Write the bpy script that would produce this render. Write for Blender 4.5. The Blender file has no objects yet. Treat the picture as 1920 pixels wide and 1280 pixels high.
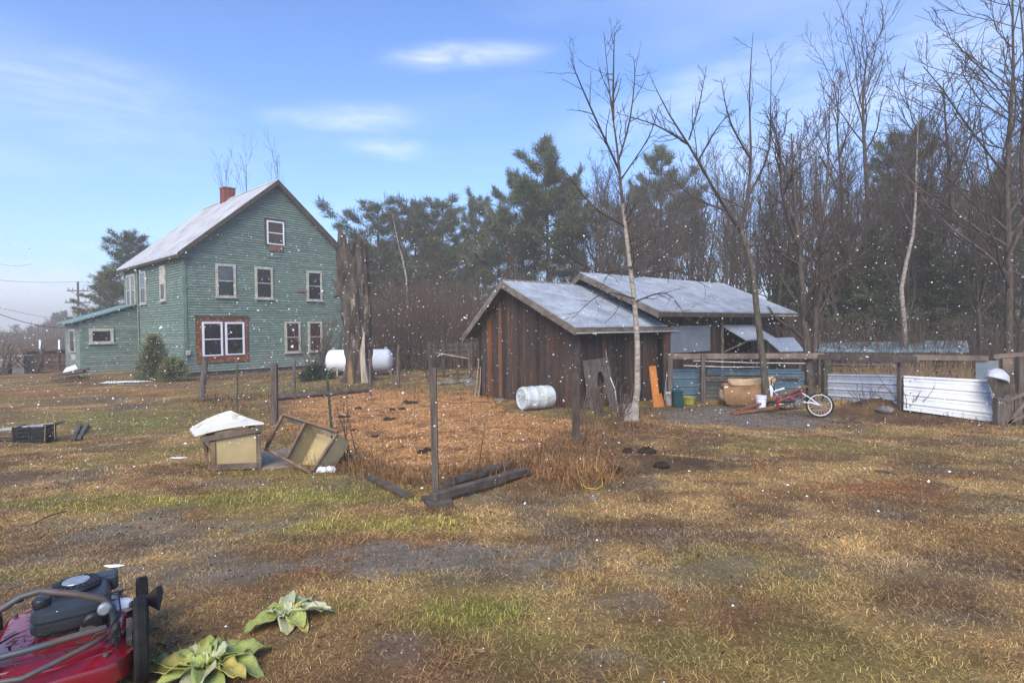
import bpy, math, random
import numpy as np
from mathutils import Matrix, Vector
random.seed(7)
rng = np.random.default_rng(11)
D = bpy.data
scene = bpy.context.scene
COL = scene.collection
# ---------------------------------------------------------------- camera
FPX = 1060.0
CAM = np.array([0.0, 0.0, 1.65])
cam_m = Matrix.Rotation(math.radians(90 - 1.5), 4, 'X') @ Matrix.Rotation(math.radians(-0.6), 4, 'Z')
cd = D.cameras.new('camera'); cam = D.objects.new('camera', cd); COL.objects.link(cam)
cam.matrix_world = Matrix.Translation(CAM.tolist()) @ cam_m
cd.sensor_width = 36.0; cd.lens = 36.0 * FPX / 1920.0
cd.clip_start = 0.05; cd.clip_end = 3000
scene.camera = cam
RC = np.array(cam_m.to_3x3())
# ---------------------------------------------------------------- sky, sun, exposure
SUN_EL, SUN_AZ = math.radians(40), math.radians(190)      # azimuth clockwise from +Y: behind the viewer
world = D.worlds.new('World'); scene.world = world; world.use_nodes = True
nt = world.node_tree; nt.nodes.clear()
def N(tree, typ, **kw):
    n = tree.nodes.new(typ)
    for k, v in kw.items():
        if k.startswith('i_'):
            key = k[2:]; key = int(key) if key.isdigit() else key.replace('_', ' ')
            n.inputs[key].default_value = v
        else: setattr(n, k, v)
    return n
def L(tree, a, b): tree.links.new(a, b)
sky = N(nt, 'ShaderNodeTexSky', sky_type='NISHITA', sun_disc=False, sun_elevation=SUN_EL, sun_rotation=SUN_AZ,
        air_density=1.0, dust_density=0.6, ozone_density=1.4)
bg = N(nt, 'ShaderNodeBackground', i_Strength=0.074)
wout = N(nt, 'ShaderNodeOutputWorld')
tc = N(nt, 'ShaderNodeTexCoord')
sep = N(nt, 'ShaderNodeSeparateXYZ'); L(nt, tc.outputs['Generated'], sep.inputs[0])
def M(op, a=None, b=None, c=None, tree=nt, clamp=False):
    n = tree.nodes.new('ShaderNodeMath'); n.operation = op; n.use_clamp = clamp
    for i, v in enumerate((a, b, c)):
        if v is None: continue
        if isinstance(v, (int, float)): n.inputs[i].default_value = v
        else: tree.links.new(v, n.inputs[i])
    return n.outputs[0]
# high thin cloud: the direction is projected on a flat layer, so streaks lie along the horizon everywhere
zz = M('MAXIMUM', M('ADD', sep.outputs[2], 0.12), 0.05)
cx_ = M('DIVIDE', sep.outputs[0], zz); cy_ = M('DIVIDE', sep.outputs[1], zz)
comb = N(nt, 'ShaderNodeCombineXYZ'); L(nt, cx_, comb.inputs[0]); L(nt, cy_, comb.inputs[1])
mp = N(nt, 'ShaderNodeMapping'); L(nt, comb.outputs[0], mp.inputs[0])
mp.inputs['Rotation'].default_value = (0, 0, math.radians(-18)); mp.inputs['Scale'].default_value = (0.55, 1.15, 1); mp.inputs['Location'].default_value = (0.35, 1.45, 0)
nz = N(nt, 'ShaderNodeTexNoise', i_Scale=1.15, i_Detail=7.0, i_Roughness=0.52, i_Distortion=0.35); L(nt, mp.outputs[0], nz.inputs['Vector'])
nz2 = N(nt, 'ShaderNodeTexNoise', i_Scale=0.45, i_Detail=3.0); L(nt, mp.outputs[0], nz2.inputs['Vector'])
wisp = M('MULTIPLY', M('SMOOTH_MIN', M('MULTIPLY', M('MAXIMUM', M('SUBTRACT', nz.outputs[0], 0.50), 0.0), 3.6), 0.8, 0.3), M('MULTIPLY', M('MAXIMUM', M('SUBTRACT', nz2.outputs[0], 0.36), 0.0), 3.2, clamp=True), clamp=True)
low = M('POWER', M('SUBTRACT', 1.0, M('MAXIMUM', sep.outputs[2], 0.0), clamp=True), 5.0)      # milky towards the horizon
veil = M('MULTIPLY', low, 0.5)
mask = M('MAXIMUM', M('MULTIPLY', wisp, 0.55), 0.0, clamp=True)
# a few single clouds that stand over this valley: soft lens shapes broken by noise
def ray(px, py):
    v = RC @ np.array([(px - 960) / FPX, -(py - 640) / FPX, -1.0]); return v / np.linalg.norm(v)
mpc = N(nt, 'ShaderNodeMapping'); L(nt, tc.outputs['Generated'], mpc.inputs[0]); mpc.inputs['Scale'].default_value = (1, 1, 3.2)
nz3 = N(nt, 'ShaderNodeTexNoise', i_Scale=5.0, i_Detail=6.0, i_Roughness=0.55, i_Distortion=0.6); L(nt, mpc.outputs[0], nz3.inputs['Vector'])
mpd = N(nt, 'ShaderNodeMapping'); L(nt, tc.outputs['Generated'], mpd.inputs[0]); mpd.inputs['Scale'].default_value = (1, 1, 5.5); mpd.inputs['Rotation'].default_value = (0, math.radians(4), 0)
nz4 = N(nt, 'ShaderNodeTexNoise', i_Scale=9.0, i_Detail=8.0, i_Roughness=0.62, i_Distortion=1.1); L(nt, mpd.outputs[0], nz4.inputs['Vector'])
wis = M('ADD', M('MULTIPLY', M('MULTIPLY', M('SUBTRACT', nz4.outputs[0], .30), 3.0, clamp=True), .6), .3)
for (px, py, wx, wz, amp, tilt) in ((880, 104, .085, .014, .68, -.06), (645, 222, .08, .016, .62, -.08), (100, 180, .16, .05, .30, .1), (725, 278, .055, .012, .5, .06),
                            (1330, 165, .20, .030, .36, -.22), (60, 575, .09, .04, 1.0, .0), (1720, 140, .24, .055, .45, -.25)):
    d0 = Vector(ray(px, py)); r = Vector((d0.y, -d0.x, 0)).normalized(); u = r.cross(d0)
    r2 = (r - u * tilt).normalized(); u2 = r2.cross(d0)
    va = N(nt, 'ShaderNodeVectorMath', operation='DOT_PRODUCT'); L(nt, tc.outputs['Generated'], va.inputs[0]); va.inputs[1].default_value = r2 / wx
    vb = N(nt, 'ShaderNodeVectorMath', operation='DOT_PRODUCT'); L(nt, tc.outputs['Generated'], vb.inputs[0]); vb.inputs[1].default_value = u2 / wz
    vf = N(nt, 'ShaderNodeVectorMath', operation='DOT_PRODUCT'); L(nt, tc.outputs['Generated'], vf.inputs[0]); vf.inputs[1].default_value = d0
    rr = M('ADD', M('MULTIPLY', va.outputs[1], va.outputs[1]), M('MULTIPLY', vb.outputs[1], vb.outputs[1]))
    rr = M('ADD', rr, M('MULTIPLY', M('SUBTRACT', nz3.outputs[0], .5), 5.0))
    g = M('MULTIPLY', M('POWER', M('SUBTRACT', 1.0, M('MULTIPLY', rr, 0.22), clamp=True), 2.6), amp)
    g = M('MULTIPLY', M('MULTIPLY', g, wis), M('GREATER_THAN', vf.outputs[1], 0.3))
    mask = M('MAXIMUM', mask, g, clamp=True)
skyt = N(nt, 'ShaderNodeMix', data_type='RGBA', blend_type='MULTIPLY'); skyt.inputs[0].default_value = 1.0
L(nt, sky.outputs[0], skyt.inputs[6]); skyt.inputs[7].default_value = (0.61, 0.80, 1.13, 1)
mv = N(nt, 'ShaderNodeMix', data_type='RGBA'); L(nt, veil, mv.inputs[0]); L(nt, skyt.outputs[2], mv.inputs[6]); mv.inputs[7].default_value = (3.0, 4.1, 5.8, 1)
mx = N(nt, 'ShaderNodeMix', data_type='RGBA'); L(nt, mask, mx.inputs[0]); L(nt, mv.outputs[2], mx.inputs[6]); mx.inputs[7].default_value = (4.9, 5.2, 5.8, 1)
L(nt, mx.outputs[2], bg.inputs[0]); L(nt, bg.outputs[0], wout.inputs[0])
sl = D.lights.new('sun', 'SUN'); sl.energy = 1.5; sl.angle = math.radians(40); sl.color = (1.0, 0.88, 0.68)
so = D.objects.new('sun', sl); COL.objects.link(so)
sd = Vector((math.sin(SUN_AZ) * math.cos(SUN_EL), math.cos(SUN_AZ) * math.cos(SUN_EL), math.sin(SUN_EL)))
so.rotation_euler = (-sd).to_track_quat('-Z', 'Y').to_euler()
vs = scene.view_settings; vs.view_transform = 'Standard'; vs.look = 'None'; vs.gamma = 1; vs.exposure = 1.75; vs.use_curve_mapping = False
cy = scene.cycles; cy.max_bounces = 5; cy.diffuse_bounces = 2; cy.glossy_bounces = 2; cy.transmission_bounces = 4; cy.transparent_max_bounces = 6; cy.volume_bounces = 0
cy.use_denoising = True; cy.use_adaptive_sampling = True; cy.caustics_reflective = False; cy.caustics_refractive = False

# ---------------------------------------------------------------- helpers
def S(r, g, b):                       # sRGB 0..255 -> linear
    f = lambda c: (c / 255 / 12.92) if c / 255 < .04045 else ((c / 255 + .055) / 1.055) ** 2.4
    return (f(r), f(g), f(b))
_lat = rng.random((256, 256))
def vnoise(x, y):
    xi = np.floor(x).astype(int); yi = np.floor(y).astype(int); fx = x - xi; fy = y - yi
    fx = fx * fx * (3 - 2 * fx); fy = fy * fy * (3 - 2 * fy)
    a = _lat[xi & 255, yi & 255]; b = _lat[(xi + 1) & 255, yi & 255]; c = _lat[xi & 255, (yi + 1) & 255]; d = _lat[(xi + 1) & 255, (yi + 1) & 255]
    return (a * (1 - fx) + b * fx) * (1 - fy) + (c * (1 - fx) + d * fx) * fy
def fbm(x, y, s=1.0, o=4, seed=0):
    x = np.asarray(x, float) * s + seed * 17.3; y = np.asarray(y, float) * s + seed * 9.1; t = 0.0; a = .5; n = 0
    for i in range(o):
        t = t + a * vnoise(x, y); n += a; a *= .5; x = x * 2.03 + 5.2; y = y * 2.03 + 1.7
    return t / n
def sstep(a, b, x):
    t = np.clip((np.asarray(x, float) - a) / (b - a), 0, 1); return t * t * (3 - 2 * t)
MOUNDS = []                           # (x, y, radius_x, radius_y, height)
def gz(x, y):
    x = np.asarray(x, float); y = np.asarray(y, float)
    z = -0.5 * sstep(2.5, 14, y) + 0.22 * (1 - sstep(2.0, 5.5, y))
    z = z + (fbm(x, y, .35, 3, 3) - .5) * .10 * sstep(3, 8, y) + (fbm(x, y, 1.6, 4, 5) - .5) * .055
    for (mx_, my_, rx, ry, h) in MOUNDS:
        z = z + h * np.exp(-(((x - mx_) / rx) ** 2 + ((y - my_) / ry) ** 2) * 1.4) * (.6 + .8 * fbm(x, y, 2.1, 3, 9))
    return z
def rayd(px, py): return RC @ np.array([(px - 960) / FPX, -(py - 640) / FPX, -1.0])
def G(px, py):                        # ground point seen in direction (px, py)
    d = rayd(px, py); t = 1.0
    for i in range(70):
        p = CAM + d * t; t += (p[2] - float(gz(p[0], p[1]))) / max(.06, -d[2]) * .45
    p = CAM + d * t; return np.array([p[0], p[1], float(gz(p[0], p[1]))])
def A(px, py, depth):                 # point at a given depth along +Y
    d = rayd(px, py); return CAM + d * (depth / d[1])
def onplane(px, py, n, p0):
    v = rayd(px, py); return CAM + v * (np.dot(np.asarray(p0) - CAM, n) / np.dot(v, n))
V = lambda *a: np.array(a, float)
def unit(v): v = np.asarray(v, float); return v / (np.linalg.norm(v) + 1e-12)

def tag(o, label=None, cat=None, group=None, kind=None):
    if label: o['label'] = label
    if cat: o['category'] = cat
    if group: o['group'] = group
    if kind: o['kind'] = kind
    return o
def wloc(o):
    p = np.zeros(3)
    while o is not None: p = p + np.array(o.location); o = o.parent
    return p
def thing(name, label, cat, loc, group=None, kind=None, parent=None):
    o = D.objects.new(name, None); COL.objects.link(o); o.empty_display_size = .1
    o.location = (np.asarray(loc) - (wloc(parent) if parent else 0)).tolist(); o.parent = parent
    return tag(o, label, cat, group, kind)
class MB:
    def __init__(s): s.v = []; s.f = []; s.c = None
    def add(s, vs_, fs):
        b = len(s.v); s.v.extend([tuple(map(float, p)) for p in vs_]); s.f.extend([tuple(i + b for i in f) for f in fs]); return s
    BF = [(0, 3, 2, 1), (4, 5, 6, 7), (0, 1, 5, 4), (1, 2, 6, 5), (2, 3, 7, 6), (3, 0, 4, 7)]
    def hexa(s, p8): return s.add(p8, MB.BF)
    def box(s, O, ax, x0, x1, y0, y1, z0, z1):
        O = np.asarray(O, float); u, v, w = [np.asarray(a, float) for a in ax]
        P = lambda x, y, z: O + u * x + v * y + w * z
        return s.hexa([P(x0, y0, z0), P(x1, y0, z0), P(x1, y1, z0), P(x0, y1, z0), P(x0, y0, z1), P(x1, y0, z1), P(x1, y1, z1), P(x0, y1, z1)])
    def beam(s, p0, p1, w, h, up=(0, 0, 1), jit=0.0):
        p0 = np.asarray(p0, float); p1 = np.asarray(p1, float); d = unit(p1 - p0); up = np.asarray(up, float)
        r = np.cross(d, up)
        if np.linalg.norm(r) < 1e-4: r = np.cross(d, V(1, 0, 0))
        r = unit(r); u = np.cross(r, d); n = max(1, int(np.linalg.norm(p1 - p0) / .25)) if jit else 1
        rings = []
        for i in range(n + 1):
            c = p0 + (p1 - p0) * i / n; j = (lambda: 1 + random.uniform(-jit, jit))
            c = c + (r * random.uniform(-jit, jit) * w + u * random.uniform(-jit, jit) * h) * .6 if jit else c
            rings.append([c - r * w / 2 * j() - u * h / 2 * j(), c + r * w / 2 * j() - u * h / 2 * j(), c + r * w / 2 * j() + u * h / 2 * j(), c - r * w / 2 * j() + u * h / 2 * j()])
        return s.loft(rings)
    def loft(s, rings, cap=True, closed=True):
        n = len(rings[0]); b = len(s.v)
        for r in rings: s.v.extend([tuple(map(float, p)) for p in r])
        for i in range(len(rings) - 1):
            for k in range(n if closed else n - 1):
                k2 = (k + 1) % n; s.f.append((b + i * n + k, b + i * n + k2, b + (i + 1) * n + k2, b + (i + 1) * n + k))
        if cap and closed:
            s.f.append(tuple(b + k for k in range(n))[::-1]); e = b + (len(rings) - 1) * n; s.f.append(tuple(e + k for k in range(n)))
        return s
    def tube(s, pts, rad, n=8, cap=True, noise=0.0):
        pts = [np.asarray(p, float) for p in pts]
        rad = [rad] * len(pts) if np.isscalar(rad) else rad
        rings = []; ref = None
        for i, p in enumerate(pts):
            t = unit(pts[min(i + 1, len(pts) - 1)] - pts[max(i - 1, 0)])
            if ref is None: ref = unit(np.cross(t, V(.3, .9, .2) if abs(t[1]) < .9 else V(1, 0, 0)))
            ref = unit(ref - t * np.dot(ref, t)); b = np.cross(t, ref)
            rings.append([p + (ref * math.cos(2 * math.pi * k / n) + b * math.sin(2 * math.pi * k / n)) * rad[i] * (1 + (random.uniform(-noise, noise) if noise else 0)) for k in range(n)])
        return s.loft(rings, cap)
    def lathe(s, O, ax, prof, n=20):      # prof: (radius, height) along ax[2]
        O = np.asarray(O, float); u, v, w = [np.asarray(a, float) for a in ax]
        return s.loft([[O + (u * math.cos(2 * math.pi * k / n) + v * math.sin(2 * math.pi * k / n)) * max(r, 1e-4) + w * h for k in range(n)] for r, h in prof])
    def prism(s, O, ax, poly, y0, y1):    # polygon in (u, w), extruded along v
        O = np.asarray(O, float); u, v, w = [np.asarray(a, float) for a in ax]; n = len(poly)
        vs_ = [O + u * x + w * z + v * y0 for x, z in poly] + [O + u * x + w * z + v * y1 for x, z in poly]
        return s.add(vs_, [tuple(range(n)), tuple(range(n, 2 * n))[::-1]] + [(i, i + n, (i + 1) % n + n, (i + 1) % n) for i in range(n)])
    def mesh(s, name, off=(0, 0, 0), smooth=False):
        me = D.meshes.new(name); v = np.asarray(s.v, float) - np.asarray(off); me.from_pydata(v.tolist(), [], s.f)
        if smooth: me.shade_smooth()
        return me
    def build(s, name, mat, parent=None, smooth=False, label=None, bevel=0.0, loc=None, fix=True):
        off = wloc(parent) if parent is not None else (np.zeros(3) if loc is None else np.asarray(loc, float))
        me = s.mesh(name, off, smooth)
        if fix:
            import bmesh
            bm = bmesh.new(); bm.from_mesh(me); bmesh.ops.recalc_face_normals(bm, faces=bm.faces); bm.to_mesh(me); bm.free()
        me.materials.append(mat); o = D.objects.new(name, me); COL.objects.link(o); o.parent = parent
        if parent is None: o.location = off.tolist()
        if bevel:
            md = o.modifiers.new('bevel', 'BEVEL'); md.width = bevel; md.segments = 2; md.limit_method = 'ANGLE'
        if smooth:
            try: me.set_sharp_from_angle(angle=math.radians(40))
            except Exception: pass
        if label: o['label'] = label
        return o
def npmesh(name, v, f, mat, parent=None, col=None, smooth=False, loc=(0, 0, 0)):
    """fast mesh from arrays: v (n,3), f (m,k) all faces with k corners, col (n,3) point colours"""
    me = D.meshes.new(name); v = np.ascontiguousarray(v, np.float32); f = np.ascontiguousarray(f, np.int32); m, k = f.shape
    me.vertices.add(len(v)); me.vertices.foreach_set('co', v.ravel())
    me.loops.add(m * k); me.loops.foreach_set('vertex_index', f.ravel())
    me.polygons.add(m); me.polygons.foreach_set('loop_start', np.arange(0, m * k, k, dtype=np.int32))
    try: me.polygons.foreach_set('loop_total', np.full(m, k, np.int32))
    except Exception: pass
    me.update(calc_edges=True)
    if col is not None:
        a = me.color_attributes.new('Col', 'FLOAT_COLOR', 'POINT'); c4 = np.ones((len(v), 4), np.float32); c4[:, :3] = col; a.data.foreach_set('color', c4.ravel())
    me.materials.append(mat)
    if smooth: me.shade_smooth()
    o = D.objects.new(name, me); COL.objects.link(o); o.parent = parent; o.location = loc
    return o
UX, UY, UZ = V(1, 0, 0), V(0, 1, 0), V(0, 0, 1)
WORLD_AX = (UX, UY, UZ)
# ---------------------------------------------------------------- materials
def mat(name, c1, c2=None, c3=None, rough=.85, scale=6.0, stretch=(1, 1, 1), bump=.15, rnd=0.0, metal=0.0, spec=.3, detail=6.0, patch=None, pscale=1.5, pthr=.55, psoft=.08, pstretch=(1, 1, 1), bscale=None, coat=0.0):
    """noise-mottled surface: c1..c3 by noise, optional second colour in patches (wear, rust, dirt), per-object tone by rnd"""
    m = D.materials.new(name); m.use_nodes = True; t = m.node_tree; bs = t.nodes['Principled BSDF']
    c2 = c2 or tuple(c * .7 for c in c1)
    co = N(t, 'ShaderNodeTexCoord'); oi = N(t, 'ShaderNodeObjectInfo')
    ad = N(t, 'ShaderNodeVectorMath', operation='ADD'); L(t, co.outputs['Object'], ad.inputs[0])
    if rnd:
        sc_ = N(t, 'ShaderNodeVectorMath', operation='SCALE'); sc_.inputs[0].default_value = (37, 53, 11); L(t, oi.outputs['Random'], sc_.inputs['Scale']); L(t, sc_.outputs[0], ad.inputs[1])
    mp_ = N(t, 'ShaderNodeMapping'); L(t, ad.outputs[0], mp_.inputs[0]); mp_.inputs['Scale'].default_value = stretch
    n1 = N(t, 'ShaderNodeTexNoise', i_Scale=scale, i_Detail=detail, i_Roughness=.62); L(t, mp_.outputs[0], n1.inputs['Vector'])
    rp = N(t, 'ShaderNodeValToRGB'); L(t, n1.outputs[0], rp.inputs[0]); e = rp.color_ramp.elements
    e[0].position = .32; e[0].color = (*c2, 1); e[1].position = .68; e[1].color = (*c1, 1)
    if c3: x = e.new(.5); x.color = (*c3, 1)
    out = rp.outputs[0]
    if patch:
        mp2 = N(t, 'ShaderNodeMapping'); L(t, ad.outputs[0], mp2.inputs[0]); mp2.inputs['Scale'].default_value = pstretch; mp2.inputs['Location'].default_value = (3.1, 1.7, 5.3)
        n2 = N(t, 'ShaderNodeTexNoise', i_Scale=pscale, i_Detail=8.0, i_Roughness=.68); L(t, mp2.outputs[0], n2.inputs['Vector'])
        mr = N(t, 'ShaderNodeMapRange', interpolation_type='SMOOTHSTEP'); L(t, n2.outputs[0], mr.inputs[0]); mr.inputs[1].default_value = pthr - psoft; mr.inputs[2].default_value = pthr + psoft
        mm = N(t, 'ShaderNodeMix', data_type='RGBA'); L(t, mr.outputs[0], mm.inputs[0]); L(t, out, mm.inputs[6]); mm.inputs[7].default_value = (*patch, 1); out = mm.outputs[2]
    if rnd:
        hs = N(t, 'ShaderNodeHueSaturation'); L(t, out, hs.inputs['Color']); out = hs.outputs[0]
        L(t, M('ADD', M('MULTIPLY', M('SUBTRACT', oi.outputs['Random'], .5, tree=t), 2 * rnd, tree=t), 1.0, tree=t), hs.inputs['Value'])
        r2 = M('FRACT', M('MULTIPLY', oi.outputs['Random'], 7.31, tree=t), tree=t)
        L(t, M('ADD', M('MULTIPLY', M('SUBTRACT', r2, .5, tree=t), rnd, tree=t), 1.0, tree=t), hs.inputs['Saturation'])
    L(t, out, bs.inputs['Base Color']); bs.inputs['Roughness'].default_value = rough; bs.inputs['Metallic'].default_value = metal
    bs.inputs['Specular IOR Level'].default_value = spec; bs.inputs['Coat Weight'].default_value = coat
    if bump:
        bn = N(t, 'ShaderNodeBump', i_Strength=bump, i_Distance=.02)
        if bscale:
            n3 = N(t, 'ShaderNodeTexNoise', i_Scale=bscale, i_Detail=5.0); L(t, mp_.outputs[0], n3.inputs['Vector']); L(t, n3.outputs[0], bn.inputs['Height'])
        else: L(t, n1.outputs[0], bn.inputs['Height'])
        L(t, bn.outputs[0], bs.inputs['Normal'])
    return m
def vmat(name, rough=.9, nscale=0, namp=.3, bump=0, spec=.15, trans=0.0):
    m = D.materials.new(name); m.use_nodes = True; t = m.node_tree; bs = t.nodes['Principled BSDF']
    at = N(t, 'ShaderNodeVertexColor', layer_name='Col'); out = at.outputs[0]
    if nscale:
        co = N(t, 'ShaderNodeTexCoord'); n1 = N(t, 'ShaderNodeTexNoise', i_Scale=nscale, i_Detail=6.0, i_Roughness=.7); L(t, co.outputs['Object'], n1.inputs['Vector'])
        hs = N(t, 'ShaderNodeHueSaturation'); L(t, out, hs.inputs['Color']); L(t, M('ADD', M('MULTIPLY', M('SUBTRACT', n1.outputs[0], .5, tree=t), namp * 4, tree=t), 1.0, tree=t), hs.inputs['Value']); out = hs.outputs[0]
        if bump:
            bn = N(t, 'ShaderNodeBump', i_Strength=bump, i_Distance=.03); L(t, n1.outputs[0], bn.inputs['Height']); L(t, bn.outputs[0], bs.inputs['Normal'])
    L(t, out, bs.inputs['Base Color']); bs.inputs['Roughness'].default_value = rough; bs.inputs['Specular IOR Level'].default_value = spec
    return m
# ---------------------------------------------------------------- ground
_m = [(1720, 775, 2.0, .75, .55), (1600, 762, .9, .5, .18), (1215, 872, .9, .45, .13), (1140, 880, .35, .25, .10), (1010, 905, .55, .3, .06)]
_m = [(*G(a, b)[:2], c, d, e) for a, b, c, d, e in _m]; MOUNDS.extend(_m)
def polyg(pts): return np.array([G(*p)[:2] for p in pts])
PEN = polyg([(560, 745), (700, 727), (890, 735), (960, 775), (1075, 790), (1050, 845), (960, 862), (905, 890), (830, 905), (760, 890), (660, 855), (560, 800)])
PATH = polyg([(1215, 768), (1300, 762), (1440, 772), (1570, 788), (1520, 803), (1380, 800), (1260, 792)])
def polysd(x, y, P):
    d = np.full(x.shape, 1e9); ins = np.zeros(x.shape, bool); n = len(P)
    for i in range(n):
        a = P[i]; b = P[(i + 1) % n]; ex, ey = b - a; wx = x - a[0]; wy = y - a[1]
        t = np.clip((wx * ex + wy * ey) / (ex * ex + ey * ey), 0, 1); d = np.minimum(d, (wx - ex * t) ** 2 + (wy - ey * t) ** 2)
        c1 = (a[1] <= y) & (b[1] > y); c2 = (a[1] > y) & (b[1] <= y); cr = ex * wy - ey * wx
        ins ^= (c1 & (cr > 0)) | (c2 & (cr < 0))
    return np.where(ins, 1, -1) * np.sqrt(d)
PATCH = []
for (px, py, rx, ry, c, am, kind) in [
    (810, 1050, .85, .34, (112, 106, 94), .95, 1), (640, 1035, .4, .2, (110, 103, 90), .8, 1), (480, 1060, .55, .28, (108, 101, 88), .8, 1), (310, 985, .9, .4, (110, 101, 86), .8, 1), (215, 1000, .5, .2, (100, 92, 84), .6, 1), (742, 1215, .13, .16, (106, 102, 92), .9, 1),
    (1210, 1130, .5, .3, (106, 98, 84), .7, 1), (1350, 1075, .5, .3, (106, 98, 84), .6, 1), (1680, 1060, .6, .3, (100, 90, 80), .5, 1), (1300, 1000, .9, .3, (108, 92, 78), .5, 1), (1600, 960, 1.2, .4, (112, 90, 70), .5, 0), (60, 900, 1.0, .5, (104, 92, 78), .5, 1), (1120, 1230, .25, .15, (100, 95, 90), .7, 1), (420, 905, .6, .25, (110, 100, 92), .7, 1),
    (560, 930, 1.1, .45, (132, 128, 48), .8, 2), (890, 1150, .30, .20, (112, 122, 34), .85, 2), (800, 975, .7, .28, (146, 132, 52), .8, 2), (700, 985, .5, .2, (140, 130, 50), .8, 2), (270, 785, 2.2, 1.6, (116, 124, 56), .75, 2), (165, 940, .8, .35, (128, 124, 42), .75, 2), (60, 1075, .3, .2, (130, 118, 40), .6, 2),
    (640, 1135, .12, .12, (124, 118, 38), .7, 2), (1010, 1210, .3, .2, (110, 112, 44), .7, 2), (1050, 1080, .14, .1, (150, 112, 44), .7, 2), (380, 840, 1.2, .6, (128, 120, 56), .6, 2), (1500, 830, 1.5, .7, (128, 112, 58), .5, 2), (1880, 850, 1.4, .7, (122, 106, 56), .5, 2), (1560, 1180, .5, .3, (112, 104, 50), .5, 2), (1200, 1210, .3, .2, (112, 108, 50), .5, 2), (1290, 1130, .2, .1, (100, 112, 40), .6, 2),
    (1640, 915, .7, .25, (146, 88, 44), .8, 0), (1390, 892, .8, .25, (146, 110, 60), .7, 0), (1230, 1090, .5, .15, (150, 122, 66), .6, 0), (1880, 1010, .6, .4, (150, 112, 54), .6, 0), (480, 910, .8, .2, (140, 112, 62), .6, 0), (150, 735, 5.0, 1.2, (160, 112, 52), .85, 0), (280, 1170, .6, .4, (104, 74, 50), .6, 0), (620, 1200, .6, .3, (106, 72, 48), .6, 0), (880, 1250, .7, .2, (108, 74, 50), .6, 0),
    (560, 725, 4.5, 1.4, (118, 112, 62), .8, 2), (1210, 865, .9, .4, (52, 42, 36), .85, 3), (1180, 815, 1.3, .9, (108, 72, 50), .75, 0), (1720, 775, 2.2, .9, (66, 48, 38), .85, 3), (1350, 763, 2.6, .7, (62, 50, 42), .8, 3), (1560, 775, 1.2, .6, (84, 60, 46), .7, 3), (1000, 785, 1.2, .5, (118, 90, 60), .6, 0), (240, 712, 5, .5, (66, 56, 48), .7, 3), (450, 700, 7, .7, (74, 66, 56), .7, 3)]:
    g = G(px, py); c = [q + (6 if kind != 3 else 2) for q in c]; PATCH.append((g[0], g[1], rx, ry, S(*c), am * (.75 if kind == 2 else .62 if kind == 0 else .8), kind))
GAIN = .95
def ground_col(x, y):
    """surface colour (real colour of soil, dead grass, moss, gravel) and a cover class: 0 dead grass, 1 gravel, 2 green, 3 soil, 4 straw"""
    n1 = fbm(x, y, .55, 4, 1); n2 = fbm(x, y, 1.9, 4, 2); n3 = fbm(x, y, 7.0, 4, 4); n4 = fbm(x, y, .25, 3, 6)
    br, tan, ol, rd = [np.array(S(*c)) for c in ((122, 95, 62), (176, 142, 86), (138, 122, 64), (138, 98, 60))]
    t = sstep(.35, .68, n2)[:, None]; c = br * (1 - t) + tan * t
    t = (sstep(.5, .66, n1) * .7)[:, None]; c = c * (1 - t) + ol * t
    t = (sstep(.55, .7, fbm(x, y, 1.1, 4, 8)) * .7)[:, None]; c = c * (1 - t) + rd * t
    t = (sstep(.60, .72, fbm(x, y, 1.4, 4, 12)) * .6)[:, None]; c = c * (1 - t) + np.array(S(108, 100, 84)) * t
    cls = np.zeros(x.shape, int)
    w = (fbm(x, y, 1.3, 4, 7) - .5) * 1.4 + (fbm(x, y, 4.5, 4, 17) - .5) * 1.8 + (fbm(x, y, 17, 3, 19) - .5) * 1.3
    for (cx, cy_, rx, ry, pc, am, kind) in PATCH:
        d = np.sqrt(((x - cx) / rx) ** 2 + ((y - cy_) / ry) ** 2) + w
        t = sstep(1.2, .6, d) * am; c = c * (1 - t[:, None]) + np.array(pc) * t[:, None]; cls = np.where(t > .45, kind, cls)
    d = polysd(x, y, PATH) + w * .5; t = sstep(-.25, .2, d) * .85; c = c * (1 - t[:, None]) + np.array(S(112, 103, 96)) * t[:, None]; cls = np.where(t > .5, 1, cls)
    d = polysd(x, y, PEN) + w * .7; t = sstep(-.35, .35, d) * .95
    st = np.array(S(192, 140, 86)) * (.62 + .6 * n2 - .45 * sstep(.55, .75, fbm(x, y, 2.6, 4, 27)))[:, None]
    c = c * (1 - t[:, None]) + st * t[:, None]; cls = np.where(t > .5, 4, cls)
    g_ = c.mean(1, keepdims=True); c = g_ + (c - g_) * .92
    return c * (.80 + .95 * n3)[:, None] * GAIN, cls
def axis(segs):
    out = []
    for a, b, s in segs: out += list(np.arange(a, b, s))
    return np.array(out)
xs = axis([(-400, -100, 50), (-100, -30, 7), (-30, -12, .6), (-12, -5, .16), (-5, 5, .07), (5, 12, .16), (12, 30, .6), (30, 100, 7), (100, 401, 50)])
ys = axis([(-60, 0, 6), (0, 1.5, .3), (1.5, 8, .07), (8, 17, .13), (17, 32, .5), (32, 100, 5), (100, 451, 50)])
gx, gy = np.meshgrid(xs, ys); nx, ny = len(xs), len(ys); fx, fy = gx.ravel(), gy.ravel()
gv = np.stack([fx, fy, gz(fx, fy)], 1); gc, gcls = ground_col(fx, fy)
soilmix = np.where((gcls == 0) | (gcls == 2), .62, .82)[:, None]
idx = np.arange(nx * ny).reshape(ny, nx)
gf = np.stack([idx[:-1, :-1].ravel(), idx[:-1, 1:].ravel(), idx[1:, 1:].ravel(), idx[1:, :-1].ravel()], 1)
m_ground = vmat('ground_soil', rough=.95, nscale=28, namp=.28, bump=.7)
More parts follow.
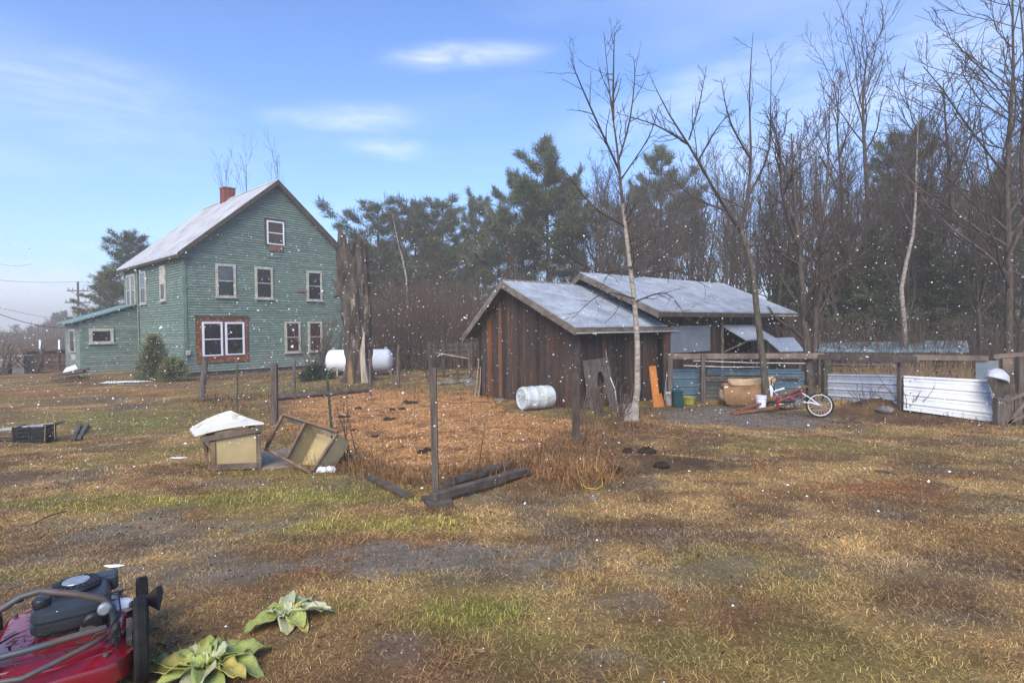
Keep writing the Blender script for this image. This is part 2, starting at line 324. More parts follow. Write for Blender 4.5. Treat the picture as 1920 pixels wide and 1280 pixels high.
ground = npmesh('ground', gv, gf, m_ground, col=gc * soilmix, smooth=True); tag(ground, kind='structure')

# ---------------------------------------------------------------- matted grass, straw, gravel, leaves: too many to count
def wedge(n, y0, y1, spread=1.02, margin=.5):
    """points over the ground between two distances, evenly by area of the yard the view takes in"""
    y = np.sqrt(rng.random(n) * (y1 * y1 - y0 * y0) + y0 * y0); x = (rng.random(n) * 2 - 1) * (y * .93 * spread + margin); return x, y
def blades(x, y, length, width, lift, col, curl=.5):
    n = len(x); a = rng.random(n) * 2 * np.pi; dx, dy = np.cos(a), np.sin(a); z = gz(x, y)
    h = length * lift; r = length * np.sqrt(np.maximum(0, 1 - lift ** 2)); px, py = -dy * width / 2, dx * width / 2
    b = np.stack([x, y, z - .004], 1); off = np.stack([px, py, np.zeros(n)], 1)
    mid = np.stack([x + dx * r * .5, y + dy * r * .5, z + h * (.5 + curl * .35)], 1); tip = np.stack([x + dx * r, y + dy * r, z + h * (1 - curl * .5) + .002], 1)
    jit = (rng.random((n, 2)) - .5) * (length * .35)[:, None]; tip[:, :2] += jit
    v = np.stack([b - off, b + off, mid + off * .8, mid - off * .8, tip], 1).reshape(-1, 3); k = np.arange(n)[:, None] * 5
    tri = np.concatenate([k + [[0, 1, 2]], k + [[0, 2, 3]], k + [[3, 2, 4]]], 0)
    return v, tri, np.repeat(col, 5, 0)
m_blade = vmat('dry_grass_blades', rough=.8, spec=.2)
acc = [[], [], []]; base = 0
def put(v, t, c, acc):
    b = sum(len(q) for q in acc[0]); acc[0].append(v); acc[1].append(t + b); acc[2].append(c)
def bladecol(x, y, bright=1.25, var=.85):
    x = x + rng.normal(0, .05, len(x)); y = y + rng.normal(0, .05, len(y))
    c, k = ground_col(x, y); c = c * (bright * (1 + (rng.random(len(x)) - .5) * 2 * var))[:, None]
    pick = rng.random(len(x)); straw = np.array(S(176, 146, 92)); c = np.where((pick < .10)[:, None], straw * (.55 + .75 * rng.random(len(x)))[:, None], c)
    red = np.array(S(120, 72, 46)); c = np.where((pick > .90)[:, None], red * (.6 + .6 * rng.random(len(x)))[:, None], c)
    return c, k
def keep(k, n, p): return rng.random(n) < np.array(p)[k]
for (n, y0, y1, l0, l1, w) in ((165000, 1.7, 4.2, .018, .058, .0022), (125000, 4.2, 7.0, .024, .065, .0034), (95000, 7, 12, .03, .08, .006), (60000, 12, 26, .045, .11, .012)):
    x, y = wedge(n, y0, y1); x = x + (fbm(x, y, 3, 2, 21) - .5) * .25; y = y + (fbm(x, y, 3, 2, 22) - .5) * .25
    c, k = bladecol(x, y); s = keep(k, n, (1, .22, 1, .35, .05)); x, y, c, k = x[s], y[s], c[s], k[s]; n = len(x)
    ln = l0 + (l1 - l0) * rng.random(n) ** 1.6; li = np.clip(np.abs(rng.normal(.16, .16, n)), .02, .8); li = np.where(k == 2, np.clip(li * 1.8, .05, .9), li)
    ln = ln * np.where(fbm(x, y, 1.7, 3, 31) > .56, 1.35, .9)
    put(*blades(x, y, ln, np.full(n, w) * (.6 + .8 * rng.random(n)), li, c), acc)
lawn = npmesh('lawn_grass', np.concatenate(acc[0]), np.concatenate(acc[1]), m_blade, col=np.concatenate(acc[2]))
tag(lawn, 'short matted dead brown and olive grass of the yard', 'grass', kind='stuff')
# long single straws and stems lying over the lawn
acc = [[], [], []]
x, y = wedge(2400, 1.8, 11); n = len(x); c = np.array(S(168, 140, 92))[None] * (.45 + .6 * rng.random(n))[:, None]
put(*blades(x, y, .08 + .26 * rng.random(n) ** 2.5, .0012 + .0006 * y, np.clip(rng.normal(.1, .08, n), .02, .5), c, curl=.9), acc)
tag(npmesh('dry_stems', np.concatenate(acc[0]), np.concatenate(acc[1]), m_blade, col=np.concatenate(acc[2])), 'long pale dry stems lying loose over the yard grass', 'dry stems', kind='stuff')
# straw and wood-chip bedding in the pen
acc = [[], [], []]
bx0, by0 = PEN.min(0) - .4; bx1, by1 = PEN.max(0) + .4
n = 62000; x = bx0 + (bx1 - bx0) * rng.random(n); y = by0 + (by1 - by0) * rng.random(n); s = polysd(x, y, PEN) + (fbm(x, y, 1.3, 4, 7) - .5) * 1.0 > -.1; x, y = x[s], y[s]; n = len(x)
c = np.array(S(206, 152, 92))[None] * (.45 + .8 * rng.random(n) ** 1.2)[:, None] * (.45 + 1.05 * fbm(x, y, 2.2, 4, 14) - .35 * sstep(.55, .75, fbm(x, y, 2.6, 4, 27)))[:, None]
c = np.where((rng.random(n) < .12)[:, None], np.array(S(96, 62, 40))[None] * (.5 + .6 * rng.random(n))[:, None], c); c = np.where((rng.random(n) < .05)[:, None], np.array(S(220, 190, 150))[None], c)
put(*blades(x, y, .03 + .09 * rng.random(n), .008 + .014 * rng.random(n), np.clip(np.abs(rng.normal(.18, .16, n)), .02, .7), c), acc)
tag(npmesh('straw_bedding', np.concatenate(acc[0]), np.concatenate(acc[1]), m_blade, col=np.concatenate(acc[2])), 'orange brown straw and chip bedding strewn over the pen', 'straw', kind='stuff')
# taller dead grass standing along the fence lines and round the posts
def strip(p, q, n, w):
    t = rng.random(n); a = G(*p)[:2]; b = G(*q)[:2]; return a[0] + (b[0] - a[0]) * t + rng.normal(0, w, n), a[1] + (b[1] - a[1]) * t + rng.normal(0, w, n)
acc = [[], [], []]
TALL = [((632, 862), (812, 918), 3800, .16, .10, .34, (150, 110, 66)), ((830, 900), (985, 872), 3400, .20, .10, .36, (140, 98, 58)), ((985, 872), (1085, 825), 3400, .25, .10, .36, (142, 102, 62)),
        ((1015, 892), (1045, 885), 1600, .28, .10, .32, (160, 110, 62)), ((1085, 905), (1112, 888), 1900, .20, .14, .46, (178, 128, 72)), ((1070, 820), (1185, 788), 3000, .4, .1, .30, (134, 92, 60)), ((520, 800), (640, 855), 1500, .25, .08, .26, (142, 108, 60)),
        ((376, 752), (520, 742), 2400, .35, .10, .36, (138, 110, 66)), ((520, 742), (690, 725), 2600, .35, .10, .34, (130, 104, 60)), ((385, 760), (445, 778), 900, .35, .10, .4, (150, 112, 64)), ((445, 778), (520, 800), 900, .3, .10, .34, (142, 112, 64)),
        ((690, 728), (900, 742), 1500, .4, .1, .3, (132, 108, 66)), ((1560, 755), (1850, 792), 1500, .4, .10, .38, (112, 82, 56)), ((620, 870), (660, 885), 900, .15, .1, .32, (150, 108, 62)), ((350, 868), (495, 888), 700, .14, .05, .16, (140, 122, 60)), ((1225, 772), (1300, 768), 500, .2, .08, .25, (140, 102, 50)),
        ((140, 722), (345, 712), 1500, .4, .1, .34, (120, 96, 60)), ((352, 712), (640, 698), 2200, .4, .1, .4, (118, 98, 64)), ((1130, 862), (1290, 850), 900, .4, .06, .2, (110, 78, 54))]
for (p, q, n, w, l0, l1, cc) in TALL:
    n = int(n * .42); x, y = strip(p, q, n, w * 1.25); cc = (cc[0] * .92, cc[1] * .96, cc[2] * 1.08); c = np.array(S(*cc))[None] * (.4 + .9 * rng.random(n))[:, None]
    put(*blades(x, y, (l0 + (l1 - l0) * rng.random(n) ** 1.8) * .85, .0020 + .0006 * y, np.clip(rng.normal(.52, .26, n), .06, .97), c, curl=.75), acc)
tag(npmesh('fence_line_grass', np.concatenate(acc[0]), np.concatenate(acc[1]), m_blade, col=np.concatenate(acc[2])), 'taller dead tan grass standing along the pen fence and walls', 'grass', kind='stuff')
# gravel and small stones
ico = np.array([(0, 0, 1), (.9, 0, .3), (.28, .85, .3), (-.72, .53, .3), (-.72, -.53, .3), (.28, -.85, .3), (.0, 0, -.5)]); icf = np.array([(0, 1, 2), (0, 2, 3), (0, 3, 4), (0, 4, 5), (0, 5, 1), (6, 2, 1), (6, 3, 2), (6, 4, 3), (6, 5, 4), (6, 1, 5)])
def pebbles(x, y, r, col, flat=.6, sink=.2):
    n = len(x); a = rng.random(n) * 6.28; ca, sa = np.cos(a), np.sin(a); p = ico[None] * (1 + (rng.random((n, 7, 1)) - .5) * .7) * r[:, None, None]
    q = np.stack([p[..., 0] * ca[:, None] - p[..., 1] * sa[:, None] * .75, p[..., 0] * sa[:, None] + p[..., 1] * ca[:, None] * .75, p[..., 2] * flat], 2)
    q += np.stack([x, y, gz(x, y) + r * (.3 - sink)], 1)[:, None]; k = np.arange(n)[:, None, None] * 7 + icf[None]
    return q.reshape(-1, 3), k.reshape(-1, 3), np.repeat(col, 7, 0)
n = 85000; x, y = wedge(n, 1.8, 16); _, k = ground_col(x, y); s = (k == 1) | ((k == 3) & (rng.random(n) < .35)) | (rng.random(n) < .02); x, y, k = x[s], y[s], k[s]; n = len(x)
c = np.array(S(140, 134, 124))[None] * (.15 + .9 * rng.random(n) ** 1.3)[:, None] * (1 + (rng.random((n, 3)) - .5) * .15); c = np.where((k == 3)[:, None], c * np.array((.6, .5, .42)), c)
v, t, c = pebbles(x, y, (.004 + .012 * rng.random(n) ** 2) * (.7 + y * .07), c)
tag(npmesh('gravel', v, t, vmat('gravel_stone', rough=.9), col=c), 'fine grey gravel showing through the worn lawn and path', 'gravel', kind='stuff')
# brown leaves
acc = [[], [], []]
def leafquads(x, y, r, col):
    n = len(x); a = rng.random(n) * 6.28; b = rng.normal(0, .35, n); z = gz(x, y) + r * .3 + .006
    d = np.stack([np.cos(a), np.sin(a), b * .6], 1); e = np.stack([-np.sin(a), np.cos(a), rng.normal(0, .4, n)], 1); p = np.stack([x, y, z], 1); r = r[:, None]
    v = np.stack([p - d * r, p + e * r * .5 - d * r * .1, p + d * r + [0, 0, .004], p - e * r * .5 - d * r * .1, p - [[0, 0, 1]] * r * .18], 1).reshape(-1, 3); k = np.arange(n)[:, None] * 5
    return v, np.concatenate([k + [[0, 1, 4]], k + [[1, 2, 4]], k + [[2, 3, 4]], k + [[3, 0, 4]]]), np.repeat(col, 5, 0)
x, y = wedge(1500, 1.8, 12); x2, y2 = strip((1130, 850), (1260, 800), 1500, .7); x3, y3 = strip((1580, 790), (1840, 800), 700, .5); x4, y4 = strip((300, 1240), (270, 1180), 60, .14); x = np.concatenate([x, x2, x3, x4]); y = np.concatenate([y, y2, y3, y4]); n = len(x)
cs = np.array([S(132, 90, 60), S(104, 68, 46), S(150, 116, 80), S(84, 58, 42)]); c = cs[rng.integers(0, 4, n)] * (.5 + .7 * rng.random(n))[:, None]
put(*leafquads(x, y, .008 + .018 * rng.random(n) ** 1.6, c), acc)
tag(npmesh('fallen_leaves', np.concatenate(acc[0]), np.concatenate(acc[1]), m_blade, col=np.concatenate(acc[2])), 'brown fallen leaves scattered over the yard', 'leaves', kind='stuff')
# little clots of wet snow lying on the grass
m_snow = mat('snow', (.82, .85, .9), (.72, .76, .84), rough=.6, scale=9, bump=.2)
n = 700; x, y = wedge(n, 1.9, 22); r = (.003 + .010 * rng.random(n) ** 4) * (.7 + y * .04); v, t, c = pebbles(x, y, r, np.full((n, 3), .8), sink=-.3)
v[:, 2] += .01; tag(npmesh('snow_specks', v, t, m_snow), 'tiny clots of wet snow lying on the grass', 'snow', kind='stuff')
# ---------------------------------------------------------------- farmhouse
GRN = dict(c1=S(122, 142, 132), c2=S(90, 109, 100), c3=S(106, 126, 116))
m_clap = mat('green_clapboard_paint', **GRN, rough=.75, scale=2.5, stretch=(1, 1, 3), bump=.15, rnd=.10, patch=S(128, 132, 124), pscale=1.3, pthr=.64, psoft=.09, pstretch=(1, 1, 2.5))
m_clapw = mat('worn_green_clapboard_paint', c1=S(128, 148, 140), c2=S(96, 114, 108), rough=.8, scale=3, stretch=(1, 1, 3), bump=.15, rnd=.12, patch=S(140, 138, 130), pscale=1.6, pthr=.54, psoft=.08, pstretch=(1, 1, 3))
m_corner = mat('green_trim_paint', S(114, 138, 130), S(90, 110, 103), rough=.7, scale=4, bump=.1, patch=S(130, 126, 116), pscale=2.5, pthr=.66)
m_trim = mat('weathered_white_trim', S(196, 194, 182), S(150, 148, 136), rough=.8, scale=5, bump=.2, patch=S(112, 108, 98), pscale=4, pthr=.63)
m_vinyl = mat('white_vinyl', S(232, 236, 246), S(214, 220, 234), rough=.4, scale=2, bump=0)
m_glass = mat('dark_window_glass', S(30, 34, 40), S(14, 16, 20), rough=.08, scale=.8, bump=.02, spec=.6)
m_glassg = mat('grey_window_glass', S(92, 98, 108), S(60, 66, 76), rough=.12, scale=.9, bump=.02, spec=.6)
m_curt = mat('maroon_curtained_glass', S(74, 52, 48), S(44, 30, 30), rough=.12, scale=3, stretch=(6, 6, .5), bump=0, spec=.6)
m_roofsnow = mat('snow_dusted_metal_roof', S(188, 188, 188), S(152, 154, 158), rough=.55, scale=1.2, bump=.12, patch=S(204, 204, 206), pscale=.8, pthr=.55, psoft=.2)
m_dark = mat('dark_weathered_wood', S(92, 82, 74), S(52, 45, 40), rough=.9, scale=5, stretch=(3, 3, .6), bump=.3)
m_fnd = mat('fieldstone_foundation', S(92, 88, 84), S(52, 50, 48), rough=.95, scale=4, bump=.6)
m_shing = mat('red_brown_shingle', S(150, 92, 58), S(84, 48, 34), rough=.85, scale=7, stretch=(1, 1, .4), bump=.3, rnd=.25)
m_brick = mat('chimney_brick', S(146, 76, 62), S(104, 52, 44), rough=.9, scale=9, bump=.3, rnd=.22)
m_mort = mat('mortar', S(140, 120, 110), S(110, 96, 88), rough=.95, scale=12)
m_greenmetal = mat('green_metal_roof', S(122, 150, 146), S(92, 120, 116), rough=.5, scale=2, bump=.05)
m_raw = mat('bare_weathered_wood', S(140, 108, 84), S(96, 70, 56), rough=.9, scale=6, bump=.3)
HA = 0.73795; HO = V(-14.906, 25.752, 0); HU = V(math.sin(HA), math.cos(HA), 0); HV = V(-math.cos(HA), math.sin(HA), 0); HX = (HU, HV, UZ)
HW, HL, HE, HR, HB = 8.75, 9.45, 5.30, 9.10, -.30
HS = (HR - HE) / (HW / 2)
house = thing('farmhouse', 'two-storey green clapboard farmhouse with snow-dusted gable roof and brick chimney', 'house', HO + HU * 4 + HV * 4 + V(0, 0, -.5))
P = lambda u, v, z: HO + HU * u + HV * v + UZ * z
MB().box(HO, HX, .06, HW - .06, .06, HL - .06, -.9, HB + .03).build('foundation', m_fnd, house)
m_under = mat('shadow_groove_sheathing', S(62, 72, 66), S(40, 46, 42))  # wall core, coloured dark to paint shadow lines in the gaps between clapboards
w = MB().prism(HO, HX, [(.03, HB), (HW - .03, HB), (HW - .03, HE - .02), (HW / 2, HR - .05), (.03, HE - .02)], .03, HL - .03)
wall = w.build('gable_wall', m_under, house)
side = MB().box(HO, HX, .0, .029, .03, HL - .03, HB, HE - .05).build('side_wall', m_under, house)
EXPO = .120
def course(z0, z1, u0, u1, b0, b1, t, O, ax, side_=1):
    """one lapped board: thick at its lower edge"""
    m = MB(); a, n, k = ax; Q = lambda u, o, z: O + a * u + n * o + k * z
    return m.hexa([Q(u0, 0, z0), Q(b0, t, z0), Q(b1, t, z0), Q(u1, 0, z0), Q(u0 + (b0 - u0), 0, z1), Q(b0, .006, z1), Q(b1, .006, z1), Q(b1, 0, z1)])
def clapwall(parent, O, a, n, zlo, zhi, lim, mats):
    z = zlo; i = 0
    while z < zhi:
        zt = min(z + EXPO - .014, zhi + .02); u0, u1 = lim(z + EXPO)
        if u1 - u0 < .15: break
        j = random.uniform(-.003, .003)
        m = MB(); Q = lambda u, o, zz: O + a * u + n * o + UZ * zz
        m.hexa([Q(u0, 0, z + j), Q(u0, .044, z + j), Q(u1, .044, z + j), Q(u1, 0, z + j), Q(u0, 0, zt), Q(u0, .007, zt), Q(u1, .007, zt), Q(u1, 0, zt)])
        m.build('clapboard', mats(z), parent); z += EXPO; i += 1
pickm = lambda z: m_clapw if (z < .35 and random.random() < .75) or random.random() < .04 else m_clap
def glim(z):
    if z <= HE: return (.12, HW - .12)
    k = (z - HE) / HS; return (k + .06, HW - k - .06)
clapwall(wall, HO + HV * .03, HU, -HV, HB, HR - .2, glim, pickm)
clapwall(side, HO, HV, -HU, HB, HE - .1, lambda z: (.12, HL - .12), pickm)
for (u, v) in ((0, 0), (HW, 0), (0, HL), (HW, HL)):
    su = -1 if u == 0 else 1; sv = -1 if v == 0 else 1
    MB().box(HO, HX, *sorted((u - su * .11, u + su * .035)), *sorted((v - sv * .11, v + sv * .035)), HB - .05, HE - .05 - .004).build('corner_board', m_corner, house)
# roof: two slabs, rake boards, fascia
OV, EO = .32, .32
for sgn in (-1, 1):
    rz = lambda k: HR - HS * k      # k: run from the ridge
    cu = HW / 2; k1 = HW / 2 + EO
    pts = [(cu, HR + .02), (cu + sgn * k1, rz(k1) + .02), (cu + sgn * k1, rz(k1) + .10), (cu, HR + .10)]
    r = MB().prism(HO, HX, pts, -OV, HL + OV).build('roof_slope', m_roofsnow, house)
    for q in np.arange(-OV + .02, HL + OV, .61):
        MB().prism(HO, HX, [(cu + sgn * .1, HR + .10 - .1 * HS), (cu + sgn * k1, rz(k1) + .10), (cu + sgn * k1, rz(k1) + .118), (cu + sgn * .1, HR + .118 - .1 * HS)], q, q + .025).build('seam', m_roofsnow, r)
    for v0, v1 in ((-OV - .03, -OV - .004), (HL + OV + .004, HL + OV + .03)):
        MB().prism(HO, HX, [(cu, HR - .14), (cu + sgn * k1, rz(k1) - .14), (cu + sgn * k1, rz(k1) + .085), (cu, HR + .085)], v0, v1).build('rake_board', m_dark, house)
    MB().prism(HO, HX, [(cu + sgn * (HW / 2 + .02), rz(HW / 2 + .02) - .16), (cu + sgn * (k1 - .02), rz(k1) - .10), (cu + sgn * (k1 - .02), rz(k1) + .015), (cu + sgn * (HW / 2 + .02), rz(HW / 2 + .02) + .01)], -OV + .01, HL + OV - .01).build('soffit', m_dark, house)
    MB().box(HO, HX, *sorted((cu + sgn * (k1 - .36), cu + sgn * (k1 + .0))), -OV + .004, -.03, rz(k1) - .12, rz(k1) - .015).build('eave_return', m_dark, house)
MB().prism(HO, HX, [(HW / 2 - .13, HR + .02), (HW / 2, HR + .145), (HW / 2 + .13, HR + .02)], -OV - .01, HL + OV + .01).build('ridge_cap', m_roofsnow, house)
# chimney of single bricks
cv, cw = 6.05, .31
core = MB().box(HO, HX, HW / 2 - cw + .02, HW / 2 + cw - .02, cv - cw + .02, cv + cw - .02, HR - .5, HR + .70).build('chimney', m_mort, house)
bme = None
for lay in range(14):
    z0 = HR - .35 + lay * .078
    for k in range(4):
        for s_ in range(4):
            off = (.09 if lay % 2 else 0)
            u0 = -cw + k * .155 + .004 + (off if k else 0); u1 = min(u0 + .148, cw) if k < 3 else cw
            if s_ == 0: a0, a1, b0, b1 = u0, u1, -cw, -cw + .1
            elif s_ == 1: a0, a1, b0, b1 = u0, u1, cw - .1, cw
            elif s_ == 2: a0, a1, b0, b1 = -cw, -cw + .1, u0, u1
            else: a0, a1, b0, b1 = cw - .1, cw, u0, u1
            if s_ >= 2 and (k == 0 or k == 3): continue
            if a1 - a0 < .02 or b1 - b0 < .02: continue
            MB().box(HO + HU * HW / 2 + HV * cv, HX, a0, a1, b0, b1, z0, z0 + .068).build('brick', m_brick, core)
MB().box(HO + HU * HW / 2 + HV * cv, HX, -cw - .03, cw + .03, -cw - .03, cw + .03, HR + .70, HR + .76).build('chimney_cap', m_mort, core)
# windows
def window(parent, O, a, n, u0, u1, z0, z1, cas=.11, glass=(None, None), frame=m_trim, sill=True, name='window', rail=True, gap=0.0):
    Q = (a, n, UZ); m = MB(); d = .055
    m.box(O, Q, u0, u0 + cas, .0, d, z0, z1); m.box(O, Q, u1 - cas, u1, .0, d, z0, z1)
    m.box(O, Q, u0 + cas, u1 - cas, .0, d + .002, z1 - cas, z1); m.box(O, Q, u0 + cas, u1 - cas, 0, d - .002, z0, z0 + cas * .7)
    wn = m.build(name, frame, parent)
    zm = (z0 + cas * .7 + z1 - cas) / 2
    if rail:
        MB().box(O, Q, u0 + cas + .002, u1 - cas - .002, .012, .046, zm - .022, zm + .022).build('meeting_rail', frame, wn)
        MB().box(O, Q, u0 + cas + .002, u1 - cas - .002, .010, .034, zm + .022, z1 - cas - .002).build('pane', glass[0], wn)
        MB().box(O, Q, u0 + cas + .002, u1 - cas - .002, .008, .030, z0 + cas * .7 + .002, zm - .022).build('pane', glass[1], wn)
    else: MB().box(O, Q, u0 + cas + .002, u1 - cas - .002, .008, .03, z0 + cas * .7 + .002, z1 - cas - .002).build('pane', glass[0], wn)
    if sill: MB().box(O, Q, u0 - .05, u1 + .05, .0, .10, z0 - .055, z0 - .002).build('sill', frame, wn)
    return wn
GO = HO + HV * .03 - HV * .038
GD = (m_glass, m_glass); GG = (m_glassg, m_glass); GC_ = (m_curt, m_curt)
window(house, GO, HU, -HV, 1.38, 2.30, 3.20, 4.78, glass=GG)
window(house, GO, HU, -HV, 3.22, 4.12, 3.18, 4.76, glass=GD)
window(house, GO, HU, -HV, 5.95, 6.83, 3.16, 4.74, glass=GD)
window(house, GO, HU, -HV, 4.69, 5.54, .42, 2.05, glass=GC_)
window(house, GO, HU, -HV, 5.97, 6.78, .42, 2.05, glass=GC_)
window(house, GO, HU, -HV, 3.86, 4.76, 5.94, 7.13, cas=.075, glass=(m_glassg, m_glassg), frame=m_vinyl, sill=False)
aw = MB().box(GO, (HU, -HV, UZ), 3.76, 4.80, 0, .04, 5.88, 7.22).build('window_surround', m_dark, house)
MB().box(GO, (HU, -HV, UZ), 3.98, 4.70, 0, .045, 5.62, 5.90).build('bare_patch', m_raw, house)
MB().box(GO, (HU, -HV, UZ), 5.40, 5.98, .02, .05, 3.58, 3.68).build('bare_board', m_raw, house)
MB().box(GO, (HU, -HV, UZ), 3.84, 4.5, .02, .03, 5.3, 5.42).build('bare_board', m_clapw, house)
pan = MB().box(GO, (HU, -HV, UZ), .46, 2.84, 0, .028, .10, 2.26).build('shingle_panel', m_dark, house, label='exposed red brown shingle panel around the double window')
z = .12; rr = 0
while z < 2.2:
    u = .48 + (.06 if rr % 2 else 0)
    while u < 2.82:
        wd = random.uniform(.10, .19); ue = min(u + wd, 2.82)
        inside = (u > .80 and ue < 2.58 and .5 < z and z + .115 < 1.95)
        if not inside and ue - u > .03:
            j = random.uniform(-.008, .008)
            MB().hexa([GO + HU * a - HV * b + UZ * c for a, b, c in ((u, .028, z + j), (u, .05, z + j), (ue - .008, .05, z + j), (ue - .008, .028, z + j), (u, .028, z + .125), (u, .034, z + .125), (ue - .008, .034, z + .125), (ue - .008, .028, z + .125))]).build('shingle', m_shing, pan)
        u = ue
    z += .112; rr += 1
MB().box(GO, (HU, -HV, UZ), .42, 2.88, .0, .07, 2.20, 2.30).build('head_trim', m_dark, pan)
window(house, GO - HV * .03, HU, -HV, .72, 1.62, .42, 2.02, cas=.085, glass=GD, frame=m_vinyl, sill=False)
window(house, GO - HV * .03, HU, -HV, 1.74, 2.63, .43, 2.01, cas=.085, glass=GD, frame=m_vinyl, sill=False)
SO = HO - HU * .036
window(house, SO, HV, -HU, 2.28, 3.08, 3.08, 4.78, glass=(m_trim, m_glass), cas=.13)
window(house, SO, HV, -HU, 5.35, 6.35, 3.04, 4.74, glass=GG)
window(house, SO, HV, -HU, 7.25, 8.05, 3.02, 4.72, glass=GG); window(house, SO, HV, -HU, 8.10, 8.90, 3.02, 4.72, glass=GG)
MB().tube([P(-.09, 6.72, 5.1), P(-.09, 6.72, .3)], .045, 8).build('drain_pipe', m_corner, house, smooth=True)
MB().box(HO, HX, .02, .20, -.14, -.03, .50, .72).build('meter_box', m_trim, house, bevel=.02)
# lean-to wing on the far side wall
VS, VE, UW = 7.05, 10.6, 2.55
wing = thing('porch_wing', None, None, P(-1.2, 8.5, -.6), parent=house)
wz0, wz1, wb = 2.15, 3.02, -.55
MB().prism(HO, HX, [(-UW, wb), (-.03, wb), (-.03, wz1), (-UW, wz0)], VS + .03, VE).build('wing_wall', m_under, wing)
def wl(z): return (-UW + .1 if z < wz0 else -UW + (z - wz0) / (wz1 - wz0) * UW + .05, -.04)
clapwall(wing, HO + HV * (VS + .03), HU, -HV, wb, wz1 - .12, wl, pickm)
clapwall(wing, HO - HU * UW, HV, -HU, wb, wz0 - .1, lambda z: (VS + .12, VE), lambda z: m_clapw)
MB().box(HO, HX, -UW - .03, -UW + .1, VS - .005, VS + .12, wb - .02, wz0 - .02).build('wing_corner_board', m_corner, wing)
MB().prism(HO, HX, [(-UW - .35, wz0 - .10), (-.05, wz1 + .03), (-.05, wz1 + .09), (-UW - .35, wz0 - .04)], VS - .18, VE + .2).build('wing_roof', m_greenmetal, wing)
window(wing, HO + HV * (VS - .008), HU, -HV, -2.2, -1.15, 1.02, 1.78, cas=.14, glass=(m_glass,), rail=False, name='wing_window')
window(wing, HO - HU * (UW + .036), HV, -HU, 8.0, 9.3, .55, 1.75, cas=.08, glass=(m_glass,), rail=False, name='wing_window', sill=False)
MB().box(HO - HU * UW, (HV, -HU, UZ), 8.2, 9.1, 0, .05, .12, .42).build('mail_box', m_trim, wing)

# ---------------------------------------------------------------- small board shed
m_plank = mat('brown_barn_plank', S(118, 82, 56), S(46, 36, 31), S(78, 57, 44), rough=.9, scale=3.5, stretch=(7, 7, .35), bump=.5, rnd=.22, patch=S(58, 54, 54), pscale=.55, pthr=.52, psoft=.14, pstretch=(1, 1, .8))
m_plankr = mat('rusty_barn_plank', S(138, 88, 56), S(78, 54, 42), rough=.9, scale=3, stretch=(7, 7, .35), bump=.5, rnd=.3)
m_plankd = mat('dark_barn_plank', S(66, 52, 46), S(32, 27, 26), rough=.9, scale=3.5, stretch=(7, 7, .35), bump=.5, rnd=.3)
m_fascia = mat('grey_barn_board', S(128, 118, 108), S(84, 76, 70), rough=.9, scale=4, stretch=(1, 1, 1), bump=.4)
m_sroof = mat('snowy_shed_metal', S(178, 184, 192), S(142, 150, 162), rough=.45, scale=1.6, stretch=(1, 1, 1), bump=.15, patch=S(128, 134, 144), pscale=1.6, pthr=.58, psoft=.15, pstretch=(1, 1, 3))
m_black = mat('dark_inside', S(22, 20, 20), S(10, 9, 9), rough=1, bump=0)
SA = math.radians(50); BO = V(1.676, 14.459, 0); BG = V(math.sin(SA), math.cos(SA), 0); BD = V(-math.cos(SA), math.sin(SA), 0); BX = (BD, BG, UZ)
BW, BL, TP, PZ, ER, EL_ = 4.26, 3.4, 2.62, 2.93, 1.60, 1.36
shed = thing('board_shed', 'dark brown vertical-board shed with snowy metal roof behind the birch', 'shed', BO + BD * 2 + BG * 1.5 + UZ * -.5)
sr = (PZ - ER) / (TP + .25); sleft = (PZ - EL_) / (BW + .3 - TP)
rtop = lambda t: PZ - (TP - t) * sr if t < TP else PZ - (t - TP) * sleft
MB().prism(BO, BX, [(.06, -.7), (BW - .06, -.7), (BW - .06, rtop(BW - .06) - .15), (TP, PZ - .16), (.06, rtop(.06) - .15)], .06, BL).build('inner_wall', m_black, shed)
t = 0.0
gw = thing('gable_wall', None, None, BO + BD * 2 + UZ * -.5, parent=shed)
while t < BW - .04:
    wd = random.uniform(.10, .17); t1 = min(t + wd, BW); z0 = float(gz(*(BO + BD * t)[:2])) - .02 + random.uniform(0, .05); o = random.uniform(0, .012)
    xx = (t + t1) / 2; mt = m_plankr if (3.15 < xx < 3.9 and random.random() < .4) or random.random() < .06 else (m_plankd if random.random() < .15 else m_plank)
    MB().hexa([BO + BD * a + BG * b + UZ * c for a, b, c in ((t, -o, z0), (t1 - .008, -o, z0), (t1 - .008, .055, z0), (t, .055, z0), (t, -o, rtop(t) - .10), (t1 - .008, -o, rtop(t1) - .10), (t1 - .008, .055, rtop(t1) - .10), (t, .055, rtop(t) - .10))]).build('plank', mt, gw)
    t = t1
s = 0.03; sw = thing('side_wall', None, None, BO + BG * 2 + UZ * -.5, parent=shed)
while s < BL:
    s1 = min(s + random.uniform(.14, .2), BL); o = random.uniform(0, .012)
    MB().box(BO, BX, -o - .004, .05, s, s1 - .008, -.52, ER - .05).build('plank', m_plankd if random.random() < .6 else m_plank, sw)
    s = s1
MB().box(BO, BX, -.03, .08, -.02, .07, -.55, ER - .03).build('corner_post', m_dark, sw)
